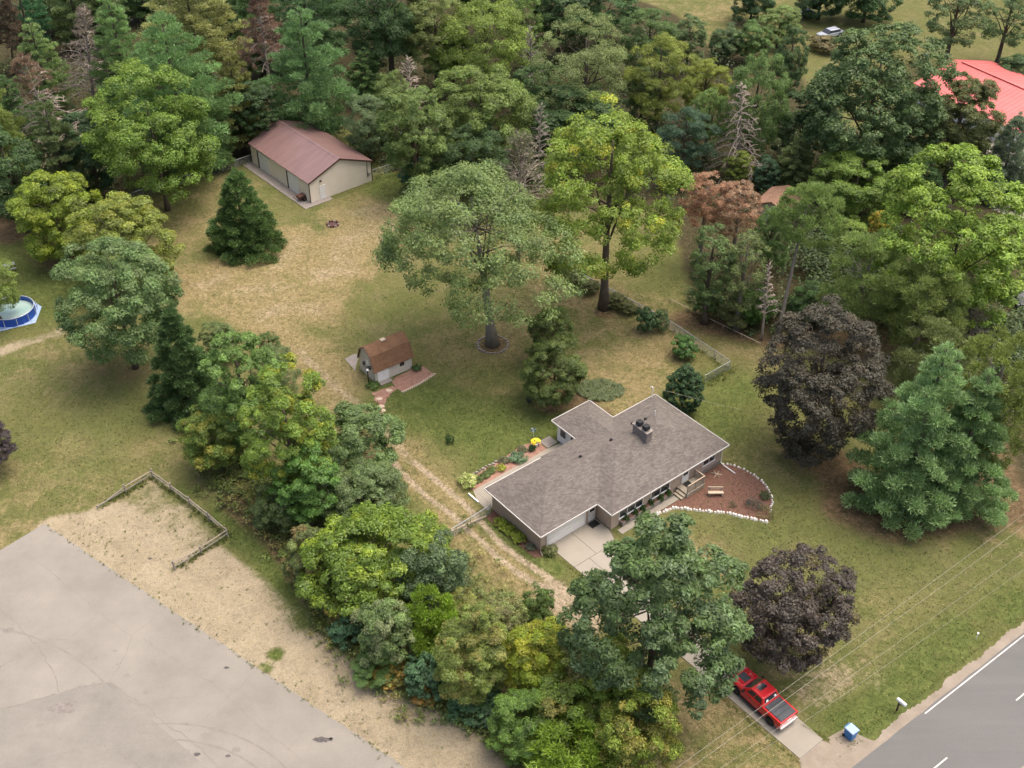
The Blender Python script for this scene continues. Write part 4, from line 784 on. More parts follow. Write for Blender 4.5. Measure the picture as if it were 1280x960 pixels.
# ------------------------------------------------------------------ foliage
def unit(v): return v/(np.linalg.norm(v, axis=-1, keepdims=True)+1e-9)
def leaves(name, rg, C, R, O, n_tot, ll, lw, mode, tvar=.22, altfrac=0.0, up=.35, outw=.6, jit=.7, spread=(.5, 1.12)):
    """cards spread over clump surfaces. C centres, R radii (N,3), O outward dirs."""
    wt = (R[:, 0]*R[:, 1]); wt = wt/wt.sum(); idx = rg.choice(len(C), n_tot, p=wt)
    d = unit(rg.normal(size=(n_tot, 3))); d = unit(d+O[idx]*outw+np.array([0, 0, up]))
    pos = C[idx]+d*R[idx]*rg.uniform(*spread, (n_tot, 1))
    rnd = rg.normal(size=(n_tot, 3)); L = (ll*rg.uniform(.65, 1.35, (n_tot, 1))); Wd = (lw*rg.uniform(.7, 1.3, (n_tot, 1)))
    if mode == 'leaf':
        nrm = unit(d*.75+np.array([0, 0, .55])+rnd*jit*.5); ax = unit(np.cross(nrm, rg.normal(size=(n_tot, 3)))); sd_ = np.cross(nrm, ax)
    else:
        ax = unit(d*.9+rnd*.38+np.array([0, 0, .25])); nrm = unit(np.cross(ax, rg.normal(size=(n_tot, 3)))); sd_ = np.cross(nrm, ax)
    V = np.stack([pos-ax*L*.45+sd_*Wd*.55, pos+ax*L*.55, pos-ax*L*.25-sd_*Wd*.5], 1).reshape(-1, 3)
    me = bpy.data.meshes.new(name); np_mesh(me, V, np.arange(n_tot*3).reshape(-1, 3))
    tc = np.clip(rg.normal(1, tvar*.7, len(C)), .5, 1.6); tint = tc[idx]*np.clip(rg.normal(1, tvar, n_tot), .4, 1.7)
    ac = (rg.random(len(C)) < altfrac)*rg.uniform(.5, 1, len(C)); alt = np.clip(ac[idx]+rg.normal(0, .12, n_tot)*(altfrac > 0), 0, 1)
    for nm, a in (('tint', tint), ('alt', alt)):
        at = me.attributes.new(nm, 'FLOAT', 'FACE'); at.data.foreach_set('value', a.astype(np.float32))
    me.materials.append(M['leaf']); return me
def lumpy(rg, d, amt):
    s = np.zeros(len(d))
    for k in range(7): v = unit(rg.normal(size=3)); s += np.cos(3.2*(d@v)*rg.uniform(.6, 1.8)+rg.uniform(0, 6.28))
    return 1+amt*s/2.6
def lay_round(rg, R, rz, n, shape='oval', lump=.16, low=-.62):
    i = np.arange(n)+.5; z = 1-(1-low)*i/n; ph = i*2.39996+rg.uniform(0, 6.28); z = np.clip(z+rg.normal(0, .06, n), low, 1)
    r = np.sqrt(1-np.clip(z, -1, 1)**2); d = np.stack([r*np.cos(ph), r*np.sin(ph), z], 1); d = unit(d+rg.normal(0, .1, d.shape))
    rc = 1.8/math.sqrt(n)*rg.uniform(.7, 1.3, n); k = lumpy(rg, d, lump)
    prof = np.ones(n)
    if shape == 'dome': prof = np.where(d[:, 2] < 0, 1+.12*-d[:, 2], 1)
    if shape == 'vase': prof = 1+.25*d[:, 2]-.1
    if shape == 'egg': prof = 1-.22*np.clip(d[:, 2], -1, 1)
    rad = np.clip(1-rc*.75, .2, 1)*k*rg.uniform(.86, 1.06, n); P = d*rad[:, None]; P[:, :2] *= prof[:, None]
    ni = n//4; di = unit(rg.normal(size=(ni, 3))); Pi = di*rg.uniform(.2, .62, (ni, 1)); P = np.vstack([P, Pi]); d = np.vstack([d, di]); rc = np.r_[rc, np.full(ni, 1.6/math.sqrt(n))]
    C = P*np.array([R, R, rz])*.94; RR = np.stack([rc*R, rc*R, rc*min(R, rz)*.8], 1)*.95
    ns = 5; e = unit(rg.normal(size=(len(C), ns, 3))+d[:, None, :]*.9+np.array([0, 0, .3])); C2 = C[:, None, :]+e*RR[:, None, :]*rg.uniform(.55, .95, (len(C), ns, 1)); f = rg.uniform(.46, .74, (len(C), ns, 1))
    return C2.reshape(-1, 3), (RR[:, None, :]*f*np.array([1, 1, .8])).reshape(-1, 3), unit(e+d[:, None, :]).reshape(-1, 3)
def lay_whorl(rg, R, h, lev, nb, profile, drop=.0, rise=.1, clump=.2, flat=.4, inner=(.4, .72, 1.0)):
    """conifer: whorls of branches; z runs 0..h of the crown. returns clumps and branch segments."""
    C, RR, O, seg = [], [], [], []
    for i in range(lev):
        t = (i+.5*rg.random())/lev; r0 = R*profile(t); z0 = t*h; n = max(3, int(nb*(.55+.6*(1-t)))); a0 = rg.uniform(0, 6.28)
        for b in range(n):
            a = a0+b*6.283/n+rg.normal(0, .2); r = r0*rg.uniform(.72, 1.14); u = np.array([math.cos(a), math.sin(a), 0])
            seg.append(((0, 0, z0), tuple(u*r*.9+np.array([0, 0, z0-drop*r+rise*r]))))
            for f in inner:
                if .2 < f < .5 and t > .75: continue
                zz = z0-drop*r*f+rise*r*f*f+rg.normal(0, .02*h/lev); c = u*r*f*(1-.3*clump); rr = max(.28, clump*R*(.55+.55*f)*(1-.45*t))*rg.uniform(.8, 1.2)
                C.append(c+np.array([0, 0, zz])); RR.append((rr, rr, rr*flat)); O.append(unit(u+np.array([0, 0, .25])))
    C.append(np.array([0, 0, h*.98])); RR.append((R*.08+.12, R*.08+.12, .5)); O.append(np.array([0, 0, 1.]))
    return np.array(C), np.array(RR), np.array(O), seg
PROTO = {}; NT = [0]
def hashs(s): return sum((i+1)*ord(c) for i, c in enumerate(s)) % 100003
def make_trunk(par, rg, h, r0, targets, bark, lean=(0, 0), bend=.25, limb=.4):
    m = MB(); k = 7; bx, by = rg.uniform(-bend, bend, 2); ax = []
    for i in range(k+1):
        t = i/k; ax.append(Vector((lean[0]*t+bx*math.sin(t*3), lean[1]*t+by*math.sin(t*2.5), -.2+t*(h+.2))))
    m.tube(ax, [r0*(1.5 if i == 0 else 1)*(1-.82*(i/k)) for i in range(k+1)], 8)
    for tg, z0 in targets:
        t = min(.97, max(.05, z0/h)); i = t*k; a = ax[int(i)].lerp(ax[min(k, int(i)+1)], i-int(i)); b = Vector(tg); mid = a.lerp(b, .5)+Vector((rg.normal()*.06, rg.normal()*.06, .06))*(b-a).length
        rr = max(.02, r0*(1-.8*t)*limb); m.tube([a, mid, b], [rr, rr*.6, rr*.18], 5)
    return m.build('trunk', M[bark], par, True)
LEAF_K = (1.68, 1.9, 1.5)
def paint_leaf(o, col, alt=None):
    c = [min(.55, v*k) for v, k in zip(col, LEAF_K)]; a = [min(.55, v*k) for v, k in zip(alt or col, LEAF_K)]; o.color = rgba(c); o["alt_color"] = tuple(float(v) for v in a)
def add_crown(par, key, z, R, rz, col, alt, build):
    if key not in PROTO: PROTO[key] = (build(), R, rz)
    me, R0_, z0 = PROTO[key]; o = link('crown', me, par); o.location = (0, 0, z); o.scale = (R/R0_, R/R0_, rz/z0); o.rotation_euler = (0, 0, (hashs(par['label']) % 628)/100)
    paint_leaf(o, col, alt); return o
GROUP = {}
def tree_fit(bb, clear):
    x0, y0, x1, y1 = bb; cx, cy = (x0+x1)/2, (y0+y1)/2; rz = 4.0
    for _ in range(8):
        zc = clear+rz; P_ = G(cx, cy, zc); s = depth(P_)/F; R = (x1-x0)/2*s; e = (y1-y0)/2*s
        de = math.asin((CAMH-zc)/math.dist(P_, (0, 0, CAMH))); rz = math.sqrt(max(e*e-(R*math.sin(de))**2, (.5*R*math.cos(de))**2))/math.cos(de)
    return P_[0], P_[1], R, rz, zc
def broad(name, label, bb, clear, col, key, n=46,  alt=None, altf=0.0, shape='oval', lump=.13, bark='bark', cat='tree', group=None, cover=2.3, ls=1.0, low=-.85, limbs=12, tvar=.22, tr=None, base=None, mode='leaf', lwf=.62, maxn=52000, spread=(.5, 1.12)):
    x, y, R, rz, zc = tree_fit(bb, clear); rg = np.random.default_rng(hashs(label)); bp_ = G(*base) if base else (x, y, 0); ox, oy = x-bp_[0], y-bp_[1]; par = empty(name, (bp_[0], bp_[1], 0), 0, label, cat, group)
    def bld():
        r2 = np.random.default_rng(hashs(key)); C, RR, O = lay_round(r2, R, rz, n, shape, lump, low)
        l_ = (.2+.010*R)*ls; w_ = l_*lwf; area = 4*math.pi*(R*R*.5+R*rz*.5); N_ = int(min(maxn, cover*area/(l_*w_*.5)))
        N_ = max(min(N_, 32000 if key.startswith('rnd') else maxn), 1500)
        return leaves(key, r2, C, RR, O, N_, l_, w_, mode, tvar, altf, spread=spread)
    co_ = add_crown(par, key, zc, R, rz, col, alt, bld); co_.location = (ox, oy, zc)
    tg = []
    for i in range(limbs):
        a = i*2.4+rg.uniform(0, 1); el = rg.uniform(-.2, .9); f = rg.uniform(.55, .85); z0 = max(.3*zc, min(zc*1.1, zc-rz*.6+i*rz*.08))
        tg.append(((ox+math.cos(a)*R*f*math.cos(el), oy+math.sin(a)*R*f*math.cos(el), zc+rz*f*math.sin(el)), z0))
    make_trunk(par, rg, zc+rz*.55, tr or max(.05, .028*(zc+rz)), tg, bark, (ox, oy)); return par
def shrub(label, bb, col, key, n=26, alt=None, altf=0.0, name='shrub', cat='shrub', group='shrubs of the hedgerow', cover=2.2, ls=.8, lump=.22, mode='leaf', lwf=.6, clear=.05, tvar=.26, **k):
    return broad(name, label, bb, clear, col, key, n, alt, altf, 'dome', lump, cat=cat, group=group, cover=cover, ls=ls, mode=mode, lwf=lwf, limbs=6, low=-.75, tvar=tvar, tr=.06, **k)
def conifer(name, label, bb, col, key, kind='pine', clear=.6, alt=None, altf=0.0, group=None, lev=None, bark='bark', dens=1.0, lean=(0, 0), trunk_r=None):
    col = tuple(v*1.4 for v in col); x0, y0, x1, y1 = bb; cx = (x0+x1)/2; P_ = G(cx, y1, clear)
    for _ in range(5):
        s = depth(P_)/F; R = (x1-x0)/2*s; b = Vector(G(cx, y1, clear)); f = Vector((b.x, b.y, 0)).normalized(); P_ = (b.x+f.x*R*.8, b.y+f.y*R*.8, 0)
    lo, hi = 2., 45.
    for _ in range(30):
        mid = (lo+hi)/2
        if proj((P_[0], P_[1], mid))[1] > y0: lo = mid
        else: hi = mid
    H_ = mid; hc = H_-clear; rg = np.random.default_rng(hashs(label)); par = empty(name, P_, 0, label, 'tree', group)
    L_ = lev or max(7, int(hc/(1.45 if kind == 'pine' else 1.5 if kind == 'cone' else .7)))
    prof = (lambda t: (.72+.9*t if t < .3 else 1.0-((t-.3)/.7)**1.35*.93)) if kind == 'pine' else (lambda t: min(1, .82+1.5*t)*(1.03-t)**.92+.02) if kind == 'cone' else ((lambda t: (1-t)**.85+.03) if kind == 'spruce' else (lambda t: .8+.3*t if t < .5 else 1.05-(t-.5)*1.5))
    segs = []
    def bld():
        r2 = np.random.default_rng(hashs(key))
        if kind == 'cone': C, RR, O, s_ = lay_whorl(r2, R, hc, L_, 10, prof, .06, .16, .17, .55, (.14, .38, .62, .84, 1.0))
        elif kind == 'pine': C, RR, O, s_ = lay_whorl(r2, R, hc, L_, 8, prof, .02, .2, .21, .5, (.14, .38, .62, .85, 1.0))
        elif kind == 'spruce': C, RR, O, s_ = lay_whorl(r2, R, hc, L_, 10, prof, .22, .12, .2, .5, (.55, .85, 1.0))
        else: C, RR, O, s_ = lay_whorl(r2, R, hc, L_, 6, prof, .0, .15, .26, .55, (.6, 1.0))
        ll, lw = (.42, .1) if kind != 'spruce' else (.34, .1); ll *= (.8+.05*R); lw *= (.9+.05*R)
        area = math.pi*R*math.hypot(R, hc)*1.6; N_ = int(min(48000, dens*3.0*area/(ll*lw*.5)))
        return leaves(key, r2, C, RR, O, N_, ll, lw, 'needle', .2, altf, up=.45, outw=.7, spread=(.55, 1.1))
    if key not in PROTO: PROTO[key] = (bld(), R, hc)
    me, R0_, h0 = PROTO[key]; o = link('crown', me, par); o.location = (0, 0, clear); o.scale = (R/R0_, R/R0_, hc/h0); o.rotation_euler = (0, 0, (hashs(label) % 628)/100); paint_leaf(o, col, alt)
    tg = []
    for i in range(16): t = i/16; a = i*2.4; r = R*prof(t)*.8; tg.append(((math.cos(a)*r, math.sin(a)*r, clear+hc*t+.12*r), clear+hc*t))
    make_trunk(par, rg, H_*.97, trunk_r or .02*H_, tg, bark, limb=.25, bend=.08); return par
def dead_tree(name, label, base, top, width, bark='bark_dead', leafcol=None, droop=.2, dens=1.0, z0=.15, group=None, form='conifer', clear=None):
    width *= 1.15; b = Vector(G(*base)); lo, hi = 2., 40.
    for _ in range(30):
        mid = (lo+hi)/2
        if proj((b.x, b.y, mid))[1] > top[1]: lo = mid
        else: hi = mid
    h = mid; tx = Vector(G(top[0], top[1], h)); lean = (tx.x-b.x, tx.y-b.y); par = empty(name, b, 0, label, 'dead tree', group); rg = np.random.default_rng(hashs(label)); R = width/2*depth(b)/F
    m = MB(); ax = [Vector((lean[0]*t, lean[1]*t, t*h-.1)) for t in np.linspace(0, 1, 9)]; m.tube(ax, [.24*(1-.85*t)*(h/14) for t in np.linspace(0, 1, 9)], 7); tw = MB(); tips = []
    nb = int(64*dens)
    for i in range(nb):
        t = z0+(1-z0)*((i+rg.random())/nb); a = i*2.4+rg.normal(0, .3); p = Vector((lean[0]*t, lean[1]*t, t*h)); r = R*(1-max(0, t-.35)/.65*.85 if t > .35 else .75+.7*t)*rg.uniform(.6, 1.1); u = Vector((math.cos(a), math.sin(a), 0))
        e = p+u*r+Vector((0, 0, (-droop+.5*(t > .75))*r)); md = p.lerp(e, .5)+Vector((0, 0, .12*r)); tw.tube([p, md, e], [.085, .06, .03], 4)
        for k in range(5):
            f = rg.uniform(.35, 1); q = p.lerp(md, f*2) if f < .5 else md.lerp(e, f*2-1); s = u.cross(Vector((0, 0, 1)))*(1 if k % 2 else -1); e2 = q+(u*.6+s*rg.uniform(.4, 1)+Vector((0, 0, rg.uniform(-.3, .35))))*r*.32; tw.tube([q, e2], [.045, .02], 3); tips.append(e2)
            e3 = e2+(u*.3-s*.4+Vector((0, 0, rg.uniform(-.2, .3))))*r*.2; tw.tube([q.lerp(e2, .6), e3], [.03, .015], 3)
    tr_o = m.build('trunk', M[bark], par, True); tw.build('branches', M[bark], tr_o)
    if leafcol:
        T_ = np.array([tuple(q) for q in tips if q.z > h*leafcol[1]]); k = len(T_); me = leaves('dead_needles', rg, T_, np.full((k, 3), .4), unit(rg.normal(size=(k, 3))), k*leafcol[2], .3, .07, 'needle', .25)
        o = link('crown', me, par); o.color = rgba(leafcol[0]); o["alt_color"] = leafcol[0]
    return par

# ------------------------------------------------------------------ trees
MID, DARK, YEL, OLV, GRY, BLU = (.078,.118,.027), (.042,.068,.025), (.155,.178,.024), (.115,.118,.036), (.118,.142,.07), (.042,.085,.045)
PINE, PINEO, SPR, LIME, PUR, ORG, DKB = (.055,.1,.045), (.098,.11,.036), (.04,.066,.025), (.14,.2,.03), (.04,.026,.032), (.27,.12,.035), (.034,.06,.038)
WOOD = 'trees of the woods at the top left'
# --- woods, top left
conifer('white_pine', 'olive pine cut by the left frame edge', (-48,55,46,235), PINEO, 'pineA', 'pine', 2, group=WOOD)
conifer('white_pine', 'dark conifer low behind the leaning dead pine', (55,120,125,262), (0.070,0.082,0.039), 'pineB', 'pine', 2, group=WOOD)
conifer('white_pine', 'blue-green pine at top left corner, behind pale young pine', (18,-45,72,75), BLU, 'pineC', 'pine', 2, group=WOOD)
conifer('white_pine', 'pale green young pine left of the bare brown larch', (36,24,96,140), (0.105,0.129,0.057), 'pineB', 'pine', 2, group=WOOD)
conifer('white_pine', 'soft green pine above the bright round maple', (130,-8,205,150), (0.091,0.126,0.055), 'pineA', 'pine', 2, group=WOOD)
conifer('white_pine', 'large layered pine right of the bright round maple', (172,18,308,225), (0.077,0.116,0.050), 'pineD', 'pine', 2, group=WOOD)
conifer('white_pine', 'thin olive pine at top edge left of the rust dead pine', (192,-55,314,110), (0.138,0.129,0.057), 'pineA', 'pine', 4, group=WOOD, dens=.8)
conifer('white_pine', 'dim olive pine beneath the rust-brown dead pine', (272,60,338,190), (0.098,0.093,0.036), 'pineB', 'pine', 1.5, group=WOOD, dens=.8)
conifer('white_pine', 'tall dark pine cut by the top edge right of dead pine', (338,-75,440,85), (0.068,0.099,0.051), 'pineC', 'pine', 2, group=WOOD)
conifer('white_pine', 'broad layered pine directly behind the barn roof', (338,10,450,182), (0.072,0.108,0.050), 'pineE', 'pine', 1.5, group=WOOD)
conifer('white_pine', 'small feathery pine right of the layered barn pine', (436,60,484,125), (0.070,0.099,0.041), 'pineB', 'pine', 2, group=WOOD)
conifer('white_pine', 'dark pine at the top edge behind the pale dead larch', (70,-60,135,60), (0.084,0.099,0.046), 'pineC', 'pine', 2, group=WOOD)
conifer('white_pine', 'green pine topping the frame between two pale pines', (120,-70,165,50), (0.070,0.093,0.040), 'pineB', 'pine', 2, group=WOOD)
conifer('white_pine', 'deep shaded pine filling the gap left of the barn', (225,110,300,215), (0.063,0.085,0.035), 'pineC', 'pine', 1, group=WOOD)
for _i, (_bb, _lb) in enumerate((((-60,-40,10,110),'tall pine cut by the top left corner'), ((40,-80,100,40),'pine top above the pale young pine, top edge'), ((95,-75,150,35),'pine top above the dead larch, top edge'), ((150,-85,215,25),'pine top above the soft green pine, top edge'),
        ((255,-80,325,40),'shaded pine top left of the rust dead pine, top edge'), ((300,-50,360,95),'dark pine right behind the rust dead pine'), ((385,-85,450,15),'pine top right of the tall dark pine, top edge'), ((205,40,275,150),'dark pine filling the gap behind the large layered pine'), ((0,95,60,190),'shaded young pine left of the leaning dead pine'), ((455,-60,510,60),'dark pine behind the top edge oak'))):
    conifer('white_pine', _lb, _bb, ((.058,.085,.038), (.066,.096,.046), (.052,.078,.034))[_i % 3], ('pineB', 'pineC')[_i % 2], 'pine', 1.5, group=WOOD)
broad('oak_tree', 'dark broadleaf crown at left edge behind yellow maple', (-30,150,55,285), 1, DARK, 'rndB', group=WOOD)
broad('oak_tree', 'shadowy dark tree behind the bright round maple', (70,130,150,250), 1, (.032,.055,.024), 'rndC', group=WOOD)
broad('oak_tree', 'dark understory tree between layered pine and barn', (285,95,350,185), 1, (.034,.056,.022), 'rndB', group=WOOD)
dead_tree('dead_pine', 'pale leaning dead pine with rusty tip at far left', (84,215), (28,72), 88, 'bark_dead', ((.25,.17,.11), .72, 60), .12, 1.1, .12)
dead_tree('dead_larch', 'bare grey-brown dead larch with fine upswept branches', (120,150), (104,12), 72, 'bark_dead', ((.22,.18,.135), .3, 10), -.25, 1.4, .25)
dead_tree('dead_pine', 'rust-brown dead pine with bare lower trunk, top edge', (344,150), (318,-25), 62, 'bark_dead', ((.24,.15,.1), .45, 60), .05, 1.2, .42)
dead_tree('dead_pine', 'brown dying pine at the top left corner', (18,95), (8,0), 46, 'bark', ((.15,.11,.07), .4, 50), .05, 1, .4)
# --- woods behind and right of the barn
W2 = 'broadleaf trees of the woods behind the barn'
broad('oak_tree', 'dark oak at the top edge right of the barn pines', (430,-45,540,92), 3, DARK, 'oakA', 54, group=W2)
broad('oak_tree', 'deep green tree behind the pale olive crowns, top edge', (560,-70,650,30), 3, (.05,.075,.026), 'rndC', group=W2)
broad('ash_tree', 'hazy olive tree left of the twin-lobed bright tree', (500,-20,586,95), 3, (.122,.132,.046), 'rndA', group=W2, tvar=.15)
broad('maple_tree', 'bright green rounded tree, tall in the central woods', (545,-5,668,105), 3, (.115,.142,.03), 'rndD', 58, group=W2)
broad('maple_tree', 'lower left lobe tree beside the bright central crown', (530,38,600,100), 3, (.1,.13,.03), 'rndB', group=W2)
broad('maple_tree', 'green tree at top edge right of bright central crown', (625,-14,684,72), 3, (.085,.118,.03), 'rndA', group=W2)
broad('oak_tree', 'dark tree at the top edge above the grey-green willow', (655,-40,745,60), 3, DARK, 'rndC', group=W2)
broad('oak_tree', 'dark tree at the top edge, right of its dark twin', (705,-32,795,48), 3, (.045,.08,.03), 'rndB', group=W2)
broad('maple_tree', 'mid-green tree at the far field edge above olive locust', (775,5,848,88), 3, (.062,.092,.03), 'rndA', group=W2)
broad('maple_tree', 'small grey-green tree bordering the far brown field', (836,15,886,80), 1, (.075,.098,.042), 'rndC', group=W2)
broad('willow_tree', 'big grey-green willow-like tree in upper middle woods', (670,13,792,168), 2, (.122,.136,.056), 'rndE', 60, group=W2, tvar=.16, ls=.8)
broad('locust_tree', 'yellow-olive locust tree right of the grey-green willow', (783,37,866,158), 2, (.135,.142,.03), 'rndF', 46, group=W2, tvar=.16, ls=.8)
broad('locust_tree', 'smaller yellow-olive tree beside the green oak', (852,68,912,150), 2, (.138,.145,.026), 'rndA', group=W2)
broad('willow_tree', 'faded grey-green low tree below the olive locust', (775,78,832,158), 1, (.1,.122,.055), 'rndB', group=W2)
broad('maple_tree', 'wide layered maple right of the barn roof', (535,76,668,205), 2, (.098,.122,.034), 'mapA', 64, group=W2)
broad('maple_tree', 'layered maple nearest the right barn corner', (470,105,566,235), 2, (.092,.118,.036), 'mapB', 56, group=W2)
broad('maple_tree', 'pale green small tree behind the barn corner maple', (464,88,516,165), 2, (.105,.128,.045), 'rndD', group=W2)
broad('maple_tree', 'dark green tree between layered maple and grey willow', (635,74,708,165), 1, (.055,.085,.03), 'rndC', group=W2)
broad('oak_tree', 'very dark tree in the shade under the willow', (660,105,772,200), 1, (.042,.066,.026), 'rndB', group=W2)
broad('shade_tree', 'grey-green bushy tree close to the right barn eave', (428,112,494,200), .5, (.075,.098,.048), 'rndA', group=W2, cat='tree')
broad('shade_tree', 'low blue-green bush at the mowed corner by barn', (498,195,555,240), .1, BLU, 'rndC', group=W2, ls=.8)
broad('oak_tree', 'dark low tree behind the silvery yard tree', (540,150,640,245), .5, (.045,.07,.028), 'rndD', group=W2)
dead_tree('dead_tree', 'small bare grey tree above the barn corner maple', (515,165), (510,72), 46, 'bark_dead', None, -.3, .9, .3, form='broad')
dead_tree('dead_tree', 'grey-brown bare stems between bright crown and willow', (668,150), (662,34), 38, 'bark_grey', None, -.4, .9, .2, form='broad')
dead_tree('dead_tree', 'dim bare tree left of the big yellow-green tree', (672,230), (676,130), 40, 'bark_grey', None, -.2, .8, .2)
# --- big yard trees
broad('tulip_tree', 'tall yellow-green tree with straight trunk in back yard', (664,118,862,368), 3.6, (.118,.152,.026), 'tulip', 96, (.26,.23,.03), .07, 'egg', .14, ls=1.05, limbs=16, tr=.55)
broad('silver_tree', 'broad silvery grey-green shade tree in the back yard', (472,190,708,408), 5.0, (.118,.142,.055), 'silver', 84, (.095,.122,.05), .25, 'dome', .32, bark='bark_grey', cover=1.8, ls=.95, limbs=26, tr=.62, low=-.5, base=(616,431))
dead_tree('dead_tree', 'pale bare branches rising behind the silvery shade tree', (648,330), (652,172), 96, 'bark_dead', ((.15,.165,.08), .5, 20), -.45, 1.0, .45, form='broad')
broad('pear_tree', 'dense dark green two-tiered tree in the back yard', (652,420,736,508), .4, (.07,.085,.024), 'pearL', 44, ls=.75)
broad('pear_tree', 'upper smaller tier tree just behind the two-tiered tree', (660,378,716,452), 1.0, (.072,.09,.026), 'pearU', 30, ls=.75)
broad('maple_tree', 'bright rounded maple standing left of the barn', (111,88,270,250), 2.6, (.092,.13,.025), 'mapC', 84, (.115,.15,.025), .3, tr=.33)
broad('maple_tree', 'yellow-topped bushy tree left of the gap by the woods', (16,212,124,330), .4, (.128,.155,.024), 'mapD', 52, (.175,.185,.022), .3)
broad('maple_tree', 'yellow-olive tree behind the grey-green twin-stem tree', (92,238,214,365), .4, (.132,.142,.034), 'mapE', 52, (.165,.16,.03), .25)
broad('maple_tree', 'large grey-green tree above the open left lawn', (72,283,224,462), 1.3, (.088,.125,.05), 'mapF', 80, (.118,.142,.066), .3, tr=.3)
broad('apple_tree', 'leafy branch tree at left edge overhanging the pool', (-48,310,20,402), .8, (.12,.145,.036), 'rndA')
conifer('spruce_tree', 'dense dark conical spruce on the dry lawn', (266,212,356,326), (.048,.072,.026), 'spruceA', 'spruce', .15, dens=1.3)
conifer('spruce_tree', 'narrow dark spruce at the end of the hedgerow', (198,384,288,530), (.042,.064,.026), 'spruceB', 'spruce', .2, dens=1.2)
# --- hedgerow along the track
HG = 'trees of the hedgerow along the track'
broad('maple_tree', 'small olive tree behind the narrow spruce', (248,398,300,450), .3, (.085,.1,.04), 'rndC', group=HG)
broad('maple_tree', 'fresh green hedgerow tree right of the narrow spruce', (252,404,350,572), .5, (.088,.13,.036), 'hedA', 60, group=HG)
broad('maple_tree', 'pale grey-green crown in hedgerow nearest the dry field', (312,425,372,500), .5, (.112,.132,.062), 'rndD', group=HG)
broad('maple_tree', 'small dark bushy top at hedgerow edge by the field', (322,412,350,445), .3, (.07,.095,.03), 'rndA', group=HG)
broad('maple_tree', 'hedgerow tree with golden yellow patches', (300,455,418,640), .6, (.098,.135,.024), 'hedB', 68, (.2,.18,.02), .16, group=HG)
broad('maple_tree', 'grey-green hedgerow tree nearest the garden shed track', (396,503,500,600), .6, (.095,.128,.052), 'hedC', 54, group=HG)
broad('maple_tree', 'bright green hedgerow tree left of the grey-green ones', (342,552,424,664), .5, (.07,.122,.028), 'hedD', 54, group=HG)
broad('maple_tree', 'dull grey-green tree between bright and yellow-tipped trees', (398,568,510,665), .3, (.09,.112,.05), 'hedE', 56, group=HG, ls=.8)
broad('maple_tree', 'dense yellow-tipped tree beside the dirt track gate', (376,625,556,778), .3, (.085,.118,.02), 'hedF', 76, (.15,.175,.022), .3, group=HG)
shrub('yellowish bush at foot of the narrow spruce', (226,508,304,596), (0.095,0.125,0.027), 'shrA', 36, (.18,.15,.03), .25)
shrub('dark brushy bush at hedgerow foot by the sandy lot', (318,600,380,668), (0.070,0.088,0.034), 'shrB')
shrub('straggly brown-green bush at the hedge edge of the lot', (352,655,420,735), (0.086,0.101,0.036), 'shrC', alt=(.16,.1,.05), altf=.25)
shrub('dull grey-green willow bush right of the yellow-tipped tree', (500,672,586,775), (0.070,0.092,0.048), 'shrB', mode='needle', lwf=.2, ls=1.2)
shrub('small green bush at the gate end of the track', (535,655,566,684), (0.108,0.127,0.027), 'shrA')
shrub('blue-green ball bush at the left of the shrub row', (412,768,450,806), (0.060,0.105,0.060), 'shrD')
shrub('rusty orange-brown shrub above the blue-green ball bush', (408,738,458,786), (0.135,0.111,0.032), 'shrE', alt=(.22,.1,.03), altf=.4)
shrub('grey-flecked shrub with dark gaps, left shrub row', (446,745,520,842), (0.090,0.119,0.045), 'shrC', alt=(.17,.17,.1), altf=.3)
shrub('bright lime-green feathery shrub in the shrub row', (502,732,578,822), (0.120,0.165,0.022), 'shrF', mode='needle', lwf=.28, ls=1.4)
shrub('dark green shrub under the grey-flecked shrub', (440,808,500,856), (0.075,0.115,0.034), 'shrA')
shrub('small orange shrub at the edge of the sandy lot', (468,822,512,858), (0.144,0.127,0.032), 'shrE', alt=(.22,.12,.03), altf=.4)
shrub('teal-green low shrub beside the orange shrubs', (505,818,560,875), (0.058,0.100,0.055), 'shrD')
shrub('second small orange shrub, lower along the sandy lot', (513,852,548,882), (0.153,0.122,0.032), 'shrE', alt=(.22,.11,.03), altf=.4)
shrub('olive straggly shrub in the middle of the shrub row', (542,762,640,888), (0.106,0.125,0.031), 'shrG', 44, (.17,.14,.045), .35, ls=.75)
shrub('pale brownish shrub at the track side of the row', (594,738,660,812), (0.117,0.127,0.045), 'shrH', alt=(.15,.12,.06), altf=.3)
shrub('brown-tinged bushy shrub between lime and pale shrubs', (548,732,604,800), (0.113,0.114,0.032), 'shrC', alt=(.18,.12,.05), altf=.3)
shrub('dark green upright shrub at the track edge', (652,733,694,785), (0.068,0.095,0.026), 'shrB')
shrub('golden yellow-green shrub below the upright one', (624,768,724,876), (0.131,0.151,0.016), 'shrI', 44, (.19,.17,.02), .4)
shrub('teal shrub row end facing the sandy lot', (560,848,628,894), (0.055,0.098,0.050), 'shrD')
shrub('grassy bright green shrub at lot side, lower row', (606,862,690,950), (0.080,0.122,0.026), 'shrA')
shrub('tan and olive shrub left of the big dark oak', (688,790,762,890), (0.128,0.140,0.041), 'shrH', 44, (.18,.14,.06), .3)
shrub('large yellow-olive shrub under the oak', (720,805,822,920), (0.113,0.146,0.020), 'shrG', 48, (.175,.16,.03), .35)
shrub('brown-flecked green shrub in the lower shrub row', (660,842,752,940), (0.092,0.125,0.022), 'shrC', 44, (.17,.13,.04), .3)
shrub('lime-green shrub at the bottom edge of the picture', (650,892,765,1000), (0.125,0.168,0.022), 'shrF', 44, (.16,.18,.02), .3)
